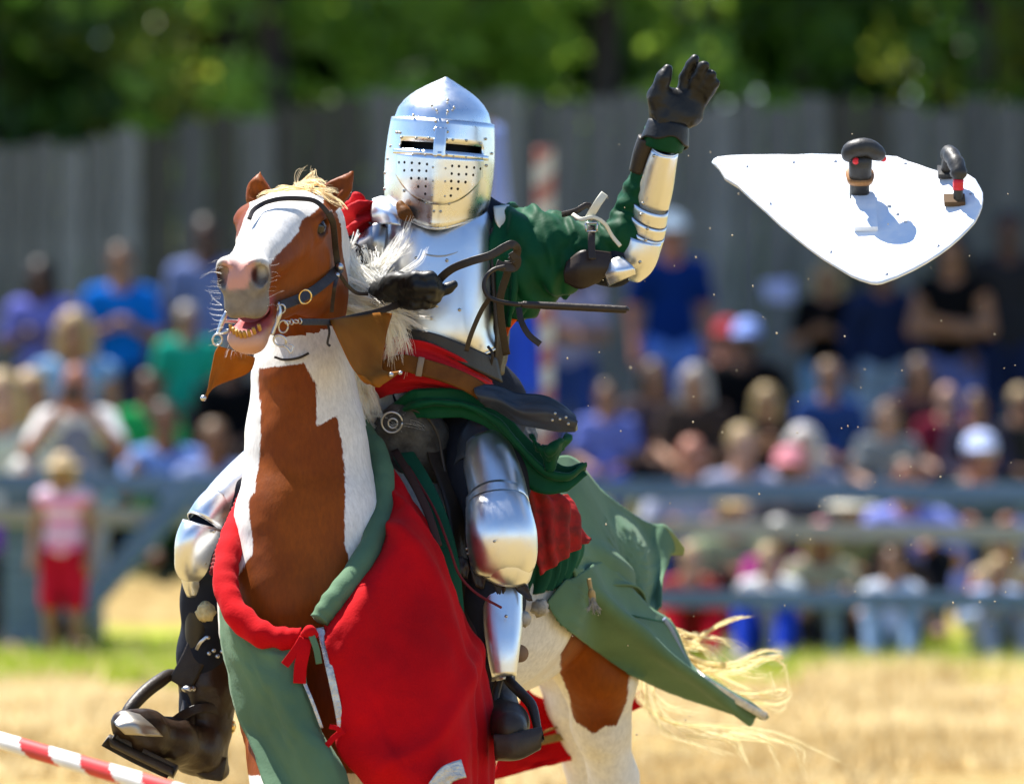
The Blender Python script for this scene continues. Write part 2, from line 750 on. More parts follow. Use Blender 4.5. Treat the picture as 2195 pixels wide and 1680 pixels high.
def strands(guides, mat_, name, parent, seed=0, seg=3, n=12, kind=None):
    """hair: guides = (points px, count, root spread, tip spread, radius m, waviness)"""
    rg = np.random.default_rng(seed)
    Vs, Fs, o = [], [], 0
    a = np.linspace(0, 2 * np.pi, seg, endpoint=False)
    for pts, cnt, s0, s1, rad, wav in guides:
        G = crs(WP(pts), n)
        t = np.linspace(0, 1, n)
        nl = max(3, cnt // 12) if cnt > 6 else cnt
        lock = [(rg.normal(0, s0 * PX, 3), rg.normal(0, s1 * PX, 3), rg.uniform(0, 6.28, 3), rg.uniform(0.65, 1.05)) for _ in range(nl)]
        for q in range(cnt):
            l0, l1, lph, lln = lock[q % nl]
            j = 0.30 if cnt > 6 else 0.0
            d0 = l0 + rg.normal(0, s0 * PX * j, 3)
            d1 = l1 * 1.15 + rg.normal(0, s1 * PX * j * 0.8, 3)
            ln = lln * rg.uniform(0.85, 1.05)
            P = crs(G, 40)[np.minimum((np.linspace(0, min(ln, 1), n) * 39).astype(int), 39)]
            P = P + d0 * (1 - t)[:, None] + d1 * t[:, None]
            ph = lph + rg.normal(0, 0.35, 3)
            P = P + wav * PX * np.stack([np.sin(t * 7 + ph[0]), np.sin(t * 6 + ph[1]), np.sin(t * 8 + ph[2])], 1) * t[:, None]
            r = rad * rg.uniform(0.6, 1.3) * (1 - 0.75 * t)
            T, S, Fv = frames(P)
            tw = rg.normal(0, 0.6)
            Wd = S * math.cos(tw) + Fv * math.sin(tw)
            V = np.stack([P - Wd * r[:, None], P + Wd * r[:, None]], 1)
            i = np.arange(n - 1) * 2
            F = np.stack([i, i + 1, i + 3, i + 2], -1)
            Vs.append(V.reshape(-1, 3))
            Fs.append(F + o)
            o += n * 2
    return put(name, np.concatenate(Vs), np.concatenate(Fs), mat_, parent, kind=kind)


def sdpoly(P, poly):
    """signed distance to polygon in px (negative inside)"""
    poly = np.asarray(poly, float)
    d = np.full(len(P), 1e9)
    ins = np.zeros(len(P), bool)
    for a, b in zip(poly, np.roll(poly, -1, 0)):
        e = b - a
        w = P - a
        t = np.clip((w @ e) / (e @ e + 1e-9), 0, 1)
        d = np.minimum(d, np.linalg.norm(w - t[:, None] * e, axis=1))
        c1 = (a[1] > P[:, 1]) != (b[1] > P[:, 1])
        xs = a[0] + (P[:, 1] - a[1]) * (b[0] - a[0]) / (b[1] - a[1] + 1e-12)
        ins ^= c1 & (P[:, 0] < xs)
    return np.where(ins, -d, d)

# ------------------------------------------------------------------ ground
GP = np.array([(-300, 0), (30, 0), (34.5, 0.02), (36, 0.17), (38, 0.44), (42, 0.66), (46, 0.8), (60, 1.0), (900, 1.0)], float)


def gz(d):
    return np.interp(d, GP[:, 0], GP[:, 1])


def build_ground():
    ys = np.concatenate([np.linspace(-260, 8, 30), np.linspace(8.5, 50, 130), np.linspace(52, 700, 30)])   # distance from the camera
    xs = np.concatenate([np.linspace(-400, -8, 20), np.linspace(-7.5, 7.5, 70), np.linspace(8, 400, 20)])
    D, X = np.meshgrid(ys, xs, indexing='ij')
    Z = gz(D)
    near = (np.abs(X) < 8) & (D > 8) & (D < 50)
    nz = vnoise(np.stack([X.ravel() * 1.3, D.ravel() * 1.3, X.ravel() * 0], 1), 3).reshape(X.shape) * 0.02
    Z = Z + np.where(near, nz, 0)
    nu, nv = X.shape
    V = np.stack([X, D + CAM_Y, Z], -1).reshape(-1, 3)
    i = np.arange(nu - 1)[:, None] * nv
    j = np.arange(nv - 1)[None]
    F = np.stack([i + j, i + j + 1, i + nv + j + 1, i + nv + j], -1).reshape(-1, 4)
    m, nt, b, out = _nodes("dry_turf")
    b.inputs["Roughness"].default_value = 0.95
    b.inputs["Specular IOR Level"].default_value = 0.1
    tc = nt.nodes.new("ShaderNodeNewGeometry")
    sx = nt.nodes.new("ShaderNodeSeparateXYZ")
    nt.links.new(tc.outputs["Position"], sx.inputs[0])

    def pn(scale, detail=4):
        nz = nt.nodes.new("ShaderNodeTexNoise")
        nz.inputs["Scale"].default_value = scale
        nz.inputs["Detail"].default_value = detail
        nt.links.new(tc.outputs["Position"], nz.inputs["Vector"])
        return nz.outputs[0]
    f1 = _ramp(nt, pn(1.6, 6), 0.38, 0.62)
    c = _mixcol(nt, f1, (0.30, 0.215, 0.083), (0.22, 0.145, 0.05))
    f2 = _ramp(nt, pn(9, 5), 0.45, 0.7)
    c = _mixcol(nt, f2, c, (0.37, 0.28, 0.12))
    # green strip in front of the spectators
    n3 = pn(1.1, 4)
    ma = nt.nodes.new("ShaderNodeMath")
    ma.operation = 'MULTIPLY_ADD'
    nt.links.new(n3, ma.inputs[0])
    ma.inputs[1].default_value = 1.8
    nt.links.new(sx.outputs[1], ma.inputs[2])     # Y + noise
    g1 = _ramp(nt, ma.outputs[0], 17.1, 18.5)
    g2 = _ramp(nt, ma.outputs[0], 21.5, 20.8)
    mg = nt.nodes.new("ShaderNodeMath")
    mg.operation = 'MULTIPLY'
    nt.links.new(g1, mg.inputs[0])
    nt.links.new(g2, mg.inputs[1])
    c = _mixcol(nt, mg.outputs[0], c, (0.27, 0.33, 0.028))
    bank_shade = _ramp(nt, ma.outputs[0], 22.5, 23.3)  # shade on the bank, painted into the turf as dark olive
    c = _mixcol(nt, bank_shade, c, (0.10, 0.10, 0.035))
    nt.links.new(c, b.inputs["Base Color"])
    bp = nt.nodes.new("ShaderNodeBump")
    bp.inputs["Strength"].default_value = 0.6
    bp.inputs["Distance"].default_value = 0.05
    nt.links.new(pn(22, 5), bp.inputs["Height"])
    nt.links.new(bp.outputs[0], b.inputs["Normal"])
    o = put("ground", V, F, m)
    o["kind"] = "structure"
    o["label"] = "flat field of dry golden turf rising to a low bank behind the spectators"


build_ground()


def build_grass():
    n = 90000
    d = rng.uniform(22.5, 34.4, n)
    half = 3.1 * d / 33
    x = rng.uniform(-1, 1, n) * half
    keep = (vnoise(np.stack([x * 1.7, d * 1.7, x * 0], 1), 4) > -0.35)
    d, x = d[keep], x[keep]
    n = len(d)
    h = rng.uniform(0.03, 0.10, n) * np.where(d > 31.3, 1.4, 1.0)
    a = rng.uniform(0, np.pi, n)
    w = rng.uniform(0.006, 0.014, n)
    base = np.stack([x, d + CAM_Y, gz(d) - 0.01], 1)
    ax = np.stack([np.cos(a), np.sin(a), a * 0], 1) * w[:, None]
    tip = base + np.stack([rng.normal(0, 0.03, n), rng.normal(0, 0.03, n), h], 1)
    V = np.stack([base - ax, base + ax, tip], 1).reshape(-1, 3)
    F = np.arange(3 * n).reshape(n, 3)
    mats = [mat("straw", (0.74, 0.61, 0.34), 0.8, transl=0.4), mat("straw_dark", (0.46, 0.33, 0.145), 0.8, transl=0.4),
            mat("green_blade", (0.34, 0.42, 0.04), 0.7, transl=0.35)]
    gstrip = (d + 1.5 * vnoise(np.stack([x, d, x * 0], 1), 8) > 31.5)
    fm = np.where(gstrip & (rng.random(n) < 0.8), 2, np.where(rng.random(n) < 0.42 + 0.5 * vnoise(np.stack([x * 1.9, d * .9, x * 0], 1), 15), 1, 0))
    o = put("dry_grass", V, F, None, smooth=False, mats=mats, fm=fm, kind="stuff")
    o["label"] = "short dry straw-coloured grass turning green in front of the spectators"
    o["category"] = "grass"


build_grass()


# ------------------------------------------------------------------ wooden palisade and trees
def build_palisade():
    root = thing("palisade_fence", "tall weathered grey plank fence behind the standing spectators", "fence", (0, 30, gz(45)))
    mats = [mat("grey_plank_%d" % i, c, 0.9, col2=[q * 0.55 for q in c], nscale=5, bump=0.4, bscale=30, stretch=(6, 6, 0.6))
            for i, c in enumerate([(0.20, 0.195, 0.18), (0.14, 0.138, 0.128), (0.27, 0.265, 0.25), (0.095, 0.088, 0.07)])]
    x = -8.6
    k = 0
    while x < 8.6:
        w = rnd.uniform(0.17, 0.25)
        px = CX + FPX * (x + w / 2) / 45
        ytop = np.interp(px, [-400, 0, 400, 830, 1300, 2195, 2600], [330, 318, 262, 196, 208, 225, 240]) + rnd.uniform(-14, 14)
        zt = W(px, ytop, 30)[2]
        z0 = gz(45) - 0.1
        y = 30 + rnd.uniform(-0.02, 0.02)
        g = w - rnd.uniform(0.006, 0.02)
        pk = rnd.uniform(0.01, 0.06)
        P = np.array([(x, z0), (x + g, z0), (x + g, zt - pk), (x + g * 0.6, zt), (x + g * 0.3, zt - pk * 0.3), (x, zt - pk)])
        n = len(P)
        V = np.concatenate([np.c_[P[:, 0], np.full(n, y), P[:, 1]], np.c_[P[:, 0], np.full(n, y + 0.035), P[:, 1]]])
        F = [list(range(n)), list(range(2 * n - 1, n - 1, -1))] + [[(i + 1) % n, i, n + i, n + (i + 1) % n] for i in range(n)]
        put("plank", V, F, mats[rnd.choice([0, 0, 1, 1, 2, 3])], root, smooth=False)
        x += w
        k += 1
    for z in (1.5, 2.6):
        V, F = box_geo((-8.7, 30.06, z), (8.8, 30.12, z + 0.12))
        put("rail", V, F, mats[1], root, smooth=False)


build_palisade()


def build_trees():
    bark = mat("bark", (0.06, 0.045, 0.035), 0.95, col2=(0.025, 0.02, 0.016), nscale=6, bump=0.8, bscale=14, stretch=(1, 1, 0.2))
    greens = [mat("leaf_%d" % i, c, 0.38, col2=[q * 0.6 for q in c], nscale=1.2, transl=0.5, spec=0.5)
              for i, c in enumerate([(0.11, 0.22, 0.02), (0.05, 0.115, 0.016), (0.27, 0.42, 0.05), (0.31, 0.36, 0.045)])]
    kinds = [(-7.2, 53, 1, "dark broad"), (-5.6, 55.5, 0, "dark ragged"), (-4.2, 52, 1, "gloomy"), (-2.55, 56, 3, "yellowish"),
             (-1.75, 49.6, 2, "bright light green"), (-0.35, 50.6, 2, "bright green"), (0.75, 49.8, 2, "fresh green"), (1.6, 52.8, 0, "mid green"), (2.3, 54.5, 1, "deep green"),
             (3.6, 51.5, 0, "shady green"), (4.6, 55.5, 3, "olive"), (6.2, 52.5, 1, "dark green"), (-8.6, 56.5, 0, "dull green"), (8.0, 55, 0, "dense green")]
    for n, (x, d, g, adj) in enumerate(kinds):
        y = d + CAM_Y
        z0 = gz(d)
        H = rnd.uniform(28, 32)
        where = ["far left", "left", "behind the left end of the fence", "left of the helmet", "above the horse's head", "straight behind the helmet", "just right of the helmet",
                 "between helmet and glove", "behind the raised glove", "above the flying shield", "right of the shield", "at the right edge", "beyond the left edge", "beyond the right edge"][n]
        root = thing("tree", f"{adj} leafy tree behind the plank fence, {where}", "tree", (x, y, z0), "trees behind the plank fence")
        r0 = rnd.uniform(0.14, 0.2)
        P = np.array([(x, y, z0 - 0.1), (x + 0.05, y, z0 + 1.5), (x + rnd.uniform(-.2, .2), y, z0 + 5), (x + rnd.uniform(-.4, .4), y, z0 + H * 0.85)])
        V, F = tube_geo(crs(P, 14), np.linspace(r0 * 1.3, 0.04, 14), 9)
        geos = [(V, F)]
        C = crs(P, 40)
        limb_ends = []
        for k in range(16):
            t = rnd.choice([rnd.uniform(0.08, 0.17), rnd.uniform(0.75, 0.95)])
            p = C[int(t * 39)]
            a = rnd.uniform(0, 6.28)
            L = rnd.uniform(1.2, 2.4) * (1.15 - 0.6 * t)
            q = p + np.array([math.cos(a) * L, math.sin(a) * L, rnd.uniform(0.2, 0.9)])
            m_ = (p + q) / 2 + np.array([0, 0, -0.1])
            geos.append(tube_geo(crs([p, m_, q], 6), np.linspace(0.05, 0.012, 6), 5))
            limb_ends += [q, (m_ + q) / 2, m_]
        V, F = join(geos)
        put("trunk", V, F, bark, root)
        # leaf clumps: fine ones low down where the photograph looks, coarser higher up
        cl = []
        for q in limb_ends:
            for _ in range(3):
                cl.append((q + rng.normal(0, 0.35, 3), rnd.uniform(0.25, 0.5)))
        for _ in range(64 if g in (2, 3) else 36):
            a = rnd.uniform(0, 6.28)
            rr = rnd.uniform(0.3, 1.6)
            low = 1.6 if g in (2, 0) else 2.1
            cl.append((np.array([x + rr * math.cos(a), y + rr * math.sin(a), z0 + rnd.uniform(low, 4.6)]), rnd.uniform(0.22, 0.45)))
        for _ in range(110):
            a = rnd.uniform(0, 6.28)
            zz = rnd.uniform(23, H)
            if d >= 54:
                zz = rnd.uniform(4.5, 8)
            rr = rnd.uniform(0.2, 2.3) * (1.15 - 0.6 * (zz / H) ** 2)
            cl.append((np.array([x + rr * math.cos(a), y + rr * math.sin(a), z0 + zz]), rnd.uniform(0.5, 0.9)))
        cs, ss = [], []
        for c, r in cl:
            m_ = 34
            dirs = nrm(rng.normal(0, 1, (m_, 3)))
            cs.append(c + dirs * r * rng.uniform(0.4, 1.0, (m_, 1)) * np.array([1, 1, 0.7]))
            ss.append(np.full(m_, 0.055 if c[2] < 6 else 0.18) * rng.uniform(0.7, 1.5, m_))
        c = np.concatenate(cs)
        s = np.concatenate(ss)
        m_ = len(c)
        nn = nrm(rng.normal(0, 1, (m_, 3)) + np.array([0, 0, 0.5]))
        t = nrm(np.cross(nn, rng.normal(0, 1, (m_, 3))))
        b = np.cross(nn, t)
        V = np.stack([c - t * s[:, None] * 1.3, c - b * s[:, None] * 0.7, c + t * s[:, None] * 1.3, c + b * s[:, None] * 0.7], 1).reshape(-1, 3)
        put("crown", V, np.arange(4 * m_).reshape(m_, 4), greens[g], root, smooth=False)
    # the wood behind, one mass
    m_ = 15000
    c = np.stack([rng.uniform(-14, 14, m_), rng.uniform(44, 48, m_), rng.uniform(0.6, 5.6, m_)], 1)
    nn = nrm(rng.normal(0, 1, (m_, 3)))
    t = nrm(np.cross(nn, rng.normal(0, 1, (m_, 3))))
    b = np.cross(nn, t)
    s = 0.3
    V = np.stack([c - t * s, c - b * s * 0.7, c + t * s, c + b * s * 0.7], 1).reshape(-1, 3)
    o = put("far_wood", V, np.arange(4 * m_).reshape(m_, 4), greens[1], None, smooth=False, kind="stuff")
    o["label"] = "dark mass of woodland foliage beyond the nearer trees"
    o["category"] = "woodland"


build_trees()

# ------------------------------------------------------------------ rail fences, striped pole, banner, barrier rail
BW = mat("grey_blue_timber", (0.135, 0.20, 0.285), 0.85, col2=(0.085, 0.13, 0.19), nscale=4, bump=0.3, bscale=25, stretch=(0.5, 6, 6))
PW = mat("pale_timber", (0.36, 0.34, 0.27), 0.85, col2=(0.26, 0.25, 0.2), nscale=4, bump=0.3, bscale=25, stretch=(0.5, 6, 6))


def beam(name, a, b, w, h, m, parent):
    a, b = np.array(a, float), np.array(b, float)
    t = nrm(b - a)
    s = nrm(np.cross(t, (0, 0.2, 1) if abs(t[2]) < 0.9 else (1, 0, 0)))
    u = np.cross(s, t)
    prof = [(-1, -1), (-0.9, -1.0), (0.9, -1), (1, -0.9), (1, 0.9), (0.9, 1), (-0.9, 1), (-1, 0.9)]
    V = [p + s * w / 2 * x + u * h / 2 * y for p in (a, b) for x, y in prof]
    n = len(prof)
    F = [list(range(n))[::-1], list(range(n, 2 * n))] + [[i, (i + 1) % n, n + (i + 1) % n, n + i] for i in range(n)]
    return put(name, np.array(V), F, m, parent, smooth=False)


rf = thing("rail_fence", "weathered blue-grey post and rail fence with a diagonal brace, in front of the seated crowd", "fence", (0, 18.5, 0))
Y0 = 18.55
for px in (52, 640, 1130, 2420):
    p = W(px, 1040, Y0)
    beam("post", (p[0], Y0, -0.1), (p[0], Y0, W(px, 1015, Y0)[2]), 0.15, 0.16 if px > 100 else 0.2, BW, rf)
xl, xr = W(-300, 0, Y0)[0], W(2600, 0, Y0)[0]
beam("rail", (xl, Y0 - 0.13, W(0, 1030, Y0)[2]), (xr, Y0 - 0.13, W(0, 1062, Y0)[2]), 0.05, 0.10, BW, rf)
beam("rail", (xl, Y0 - 0.13, W(0, 1098, Y0)[2]), (xr, Y0 - 0.13, W(0, 1152, Y0)[2]), 0.05, 0.085, PW, rf)
pa, pb = W(420, 1035, Y0 - 0.2), W(150, 1335, Y0 - 0.2)
beam("brace", pa, pb, 0.06, 0.12, BW, rf)
Y1 = 17.7
rf2 = thing("rail_fence", "single low blue-grey rail on stakes in front of the seated children", "fence", (1.8, Y1, 0))
xl, xr = W(1330, 0, Y1)[0], W(2600, 0, Y1)[0]
beam("rail", (xl, Y1, W(0, 1282, Y1)[2]), (xr, Y1, W(0, 1290, Y1)[2]), 0.05, 0.085, BW, rf2)
for px in (1345, 1790, 2330):
    p = W(px, 1280, Y1)
    beam("stake", (p[0], Y1 + 0.06, -0.1), (p[0], Y1 + 0.06, p[2] + 0.05), 0.06, 0.06, BW, rf2)

RED = mat("red_paint", (0.55, 0.02, 0.015), 0.5, col2=(0.45, 0.02, 0.015), nscale=15)
WHT = mat("white_paint", (0.80, 0.79, 0.76), 0.55, col2=(0.66, 0.65, 0.62), nscale=15)


def striped(name, a, b, r, period, seg, n, parent, twist=1.0, mats=None):
    P = np.linspace(a, b, n)
    V, F = tube_geo(P, r, seg)
    L = np.linalg.norm(np.array(b) - np.array(a))
    fm = []
    for f in F:
        i = min(f) // seg
        j = min(f) % seg if len(f) == 4 else 0
        s = (i + 0.5) / (n - 1) * L / period + twist * j / seg
        fm.append(0 if (s % 1.0) < 0.5 else 1)
    return put(name, V, F, None, parent, mats=mats or [RED, WHT], fm=fm)


o = striped("striped_pole", W(1163, 318, 19) * [1, 1, 0] + [0, 0, gz(34)], W(1168, 318, 19), 0.05, 0.22, 12, 120, None, mats=[mat("faded_red", (0.34, 0.12, 0.10), 0.7), mat("weathered_white", (0.50, 0.48, 0.45), 0.7)])
tag(o, "upright red and white striped pole behind the knight's left arm", "pole")
a, b = W(0, 1586, -1.3), W(380, 1696, -1.9)
dv = b - a
o = striped("striped_rail", a - dv * 2.2, b + dv * 1.6, 0.0182, 0.25, 16, 520, None, twist=0.6)
tag(o, "red and white striped barrier rail low at the left, nearest the camera", "barrier")
for t in (-2.1, 2.4):
    p = a + dv * t
    V, F = tube_geo(np.array([(p[0], p[1], -0.1), (p[0], p[1], p[2] - 0.03)]), 0.03, 10)
    so_ = put("support_post", V, F, WHT, o)

bl = mat("banner_blue", (0.03, 0.11, 0.62), 0.8, col2=(0.02, 0.07, 0.45), nscale=2, transl=0.3)
bl2 = mat("banner_pale", (0.32, 0.42, 0.72), 0.8, transl=0.3)
bn = thing("banner", "blue banner with a pale upper end hanging behind the knight's left side", "banner", tuple(W(1110, 840, 13)))
cloth("upper_cloth", [[(1056, 262, 13), (1078, 270, 13)], [(1050, 420, 13), (1094, 440, 13)], [(1056, 560, 13), (1110, 560, 13)]], bl2, bn, 12, 8, amp=0.02)
cloth("lower_cloth", [[(1056, 562, 13), (1112, 562, 13)], [(1062, 700, 13), (1150, 690, 12.9)], [(1064, 860, 13), (1158, 850, 12.9)]], bl, bn, 12, 8, amp=0.03)
P = WP([(1052, 255, 13.05), (1060, 1100, 13.05)])
P[1, 2] = -0.1
V, F = tube_geo(P, 0.018, 8)
put("pole", V, F, mat("dark_wood", (0.10, 0.06, 0.035), 0.7, col2=(0.06, 0.035, 0.02)), bn)

# ------------------------------------------------------------------ spectators
J = {  # joints of a 1.75 m figure facing -Y (the camera); x>0 is the figure's left
    'head': (0, -0.03, 1.63), 'neck': (0, 0.0, 1.47), 'chest': (0, 0.0, 1.28), 'belly': (0, 0.0, 1.08), 'pelvis': (0, 0.01, 0.95),
}


def pose(kind):
    """joint dict for a pose"""
    p = {k: np.array(v, float) for k, v in J.items()}
    p['seat'] = False
    for s, n in ((1, 'L'), (-1, 'R')):
        p['sh' + n] = np.array((0.18 * s, 0.0, 1.41))
        p['hip' + n] = np.array((0.095 * s, 0.0, 0.92))
        p['kn' + n] = np.array((0.11 * s, -0.03, 0.50))
        p['an' + n] = np.array((0.115 * s, 0.02, 0.09))
        p['toe' + n] = np.array((0.13 * s, -0.15, 0.035))
        if kind in ('stand', 'ground', 'bench'):
            p['el' + n] = np.array((0.24 * s, 0.02, 1.14))
            p['wr' + n] = np.array((0.24 * s, -0.08, 0.92))
        if kind == 'fold':
            p['el' + n] = np.array((0.25 * s, -0.03, 1.14))
            p['wr' + n] = np.array((-0.05 * s, -0.2 - 0.03 * s, 1.16 + 0.03 * s))
        if kind == 'hands':
            p['el' + n] = np.array((0.26 * s, -0.04, 1.13))
            p['wr' + n] = np.array((0.06 * s, -0.25, 1.22))
        if kind == 'photo':
            p['el' + n] = np.array((0.29 * s, -0.15, 1.22))
            p['wr' + n] = np.array((0.08 * s, -0.22, 1.50))
        if kind == 'wave' :
            p['el' + n] = np.array((0.26 * s, -0.05, 1.14 if s > 0 else 1.30))
            p['wr' + n] = np.array((0.20 * s, -0.15, 0.95)) if s > 0 else np.array((0.24 * s, -0.14, 1.55))
    if kind in ('ground', 'lean', 'benchup'):
        p['seat'] = True
        dz = -0.80
        for k in list(p):
            if k != 'seat':
                p[k] = p[k] + np.array((0, 0, dz))
        for s, n in ((1, 'L'), (-1, 'R')):
            p['kn' + n] = np.array((0.17 * s, -0.40, 0.42))
            p['an' + n] = np.array((0.15 * s, -0.62, 0.07))
            p['toe' + n] = np.array((0.17 * s, -0.82, 0.05))
            p['el' + n] = np.array((0.26 * s, -0.14, 0.40))
            p['wr' + n] = np.array((0.13 * s, -0.38, 0.47))
        if kind == 'lean':
            for k in ('head', 'neck', 'chest', 'shL', 'shR', 'belly'):
                p[k] = p[k] + np.array((0, -0.35 * (p[k][2] - 0.12) , -0.05 * (p[k][2] - 0.1)))
    if kind in ('bench', 'benchhands'):
        p['seat'] = True
        for k in list(p):
            if k != 'seat':
                p[k] = p[k] + np.array((0, 0, -0.47))
        for s, n in ((1, 'L'), (-1, 'R')):
            p['kn' + n] = np.array((0.13 * s, -0.44, 0.50))
            p['an' + n] = np.array((0.13 * s, -0.43, 0.09))
            p['toe' + n] = np.array((0.14 * s, -0.61, 0.035))
            p['el' + n] = np.array((0.25 * s, -0.06, 0.68))
            p['wr' + n] = np.array((0.10 * s, -0.30, 0.60)) if kind == 'bench' else np.array((0.05 * s, -0.2, 0.82))
    return p


PH = {'stand': 1.75, 'fold': 1.75, 'hands': 1.75, 'photo': 1.75, 'wave': 1.75, 'ground': 0.95, 'lean': 0.86, 'bench': 1.28, 'benchhands': 1.28}
_pm = {}


def pbody(kind):
    if ('body', kind) in _pm:
        return _pm[('body', kind)]
    p = pose(kind)
    B = Body((-0.48, -0.95, -0.02), (0.48, 0.25, 1.8), 0.0125)
    hd = p['head']
    B.ell(hd + (0, 0.012, 0.03), (0.074, 0.094, 0.095), k=0.02)
    B.ell(hd + (0, -0.03, -0.06), (0.056, 0.062, 0.065), k=0.03)
    B.cap(hd + (0, -0.082, 0.0), hd + (0, -0.1, -0.03), 0.010, 0.015, 0.015)           # nose
    B.cap(hd + (-0.018, -0.082, -0.068), hd + (0.018, -0.082, -0.068), 0.011, 0.011, 0.01)   # lips
    for s in (1, -1):
        B.ell(hd + (s * 0.03, -0.093, 0.012), (0.016, 0.014, 0.011), k=0.012, sub=True)
        B.ell(hd + (s * 0.078, 0.01, -0.005), (0.014, 0.022, 0.032), k=0.01)
    B.cap(p['neck'] + (0, 0.01, 0.10), p['neck'] + (0, 0.015, -0.03), 0.055, 0.062, 0.03)
    B.ell((p['chest'] + p['neck']) / 2 + (0, 0.01, -0.03), (0.165, 0.10, 0.17), k=0.05)
    B.ell(p['belly'], (0.14, 0.095, 0.17), k=0.06)
    B.ell(p['pelvis'], (0.155, 0.11, 0.12), k=0.05)
    for n in 'LR':
        sg = 1 if n == 'L' else -1
        B.chain([(p['sh' + n], 0.062), (p['el' + n], 0.043), (p['wr' + n], 0.029)], 0.03)
        d = nrm(p['wr' + n] - p['el' + n])
        w = p['wr' + n]
        B.cap(w, w + d * 0.085, 0.033, 0.034, 0.02)
        side = nrm(np.cross(d, (0, 1, 0.3)))
        for q in (-0.028, -0.009, 0.010, 0.029):
            B.cap(w + d * 0.08 + side * q, w + d * (0.155 - 3 * q * q * 20) + side * q * 1.5 + np.array((0, -0.02, -0.02)), 0.011, 0.008, 0.006)
        B.cap(w + d * 0.03 + side * 0.03 * -sg, w + d * 0.09 + side * 0.062 * -sg, 0.014, 0.010, 0.012)
        B.chain([(p['hip' + n], 0.088), (p['kn' + n], 0.058), (p['an' + n], 0.038)], 0.04)
        B.cap(p['an' + n] + (0, 0.02, -0.03), p['toe' + n], 0.042, 0.036, 0.03)
    V, F = B.mesh(2)
    me = mk(V, F)
    me.name = "body"
    me.materials.append(mat("skin_0", (0.5, 0.3, 0.2)))
    _pm[('body', kind)] = me
    return me


def pshirt(kind, sleeve):
    key = ('shirt', kind, sleeve)
    if key in _pm:
        return _pm[key]
    p = pose(kind)
    B = Body((-0.48, -0.75, 0.0), (0.48, 0.3, 1.75), 0.0135)
    B.ell((p['chest'] + p['neck']) / 2 + (0, 0.01, -0.03), (0.18, 0.118, 0.175), k=0.05)
    B.ell(p['belly'], (0.165, 0.118, 0.20), k=0.06)
    B.ell(p['pelvis'] + (0, 0, 0.03), (0.172, 0.128, 0.11), k=0.05)
    B.cap(p['shL'] + (-0.05, 0, 0), p['shR'] + (0.05, 0, 0), 0.075, 0.075, 0.05)
    for n in 'LR':
        t = {'tank': 0.06, 'tee': 0.62, 'long': 1.0}[sleeve]
        sh, el, wr = p['sh' + n], p['el' + n], p['wr' + n]
        B.cap(sh, sh + (el - sh) * t, 0.075 if sleeve != 'tank' else 0.07, 0.066, 0.035)
        if sleeve == 'long':
            B.cap(el, el + (wr - el) * 0.95, 0.062, 0.045, 0.03)
    B.cap(p['neck'] + (0, -0.03, 0.10), p['neck'] + (0, -0.03, 0.02), 0.055, 0.07, 0.02, sub=True)
    V, F = B.mesh(2)
    V = V + (vnoise(V * 11, 2) * 0.008)[:, None] * np.array([1, 1, 0.3])
    me = mk(V, F)
    me.name = "shirt"
    me.materials.append(mat("skin_0", (0.5, 0.3, 0.2)))
    _pm[key] = me
    return me


def ptrous(kind, length):
    key = ('trousers', kind, length)
    if key in _pm:
        return _pm[key]
    p = pose(kind)
    B = Body((-0.45, -0.95, -0.02), (0.45, 0.3, 1.2), 0.0135)
    B.ell(p['pelvis'] + (0, 0, -0.01), (0.17, 0.125, 0.105), k=0.05)
    for n in 'LR':
        h, k, a = p['hip' + n], p['kn' + n], p['an' + n]
        if length == 'long':
            B.chain([(h, 0.104), (k, 0.076), (k + (a - k) * 0.93, 0.06)], 0.05)
        else:
            B.chain([(h, 0.108), (h + (k - h) * 0.92, 0.088)], 0.05)
    V, F = B.mesh(2)
    V = V + (vnoise(V * 10, 6) * 0.008)[:, None]
    me = mk(V, F)
    me.name = "trousers"
    me.materials.append(mat("skin_0", (0.5, 0.3, 0.2)))
    _pm[key] = me
    return me


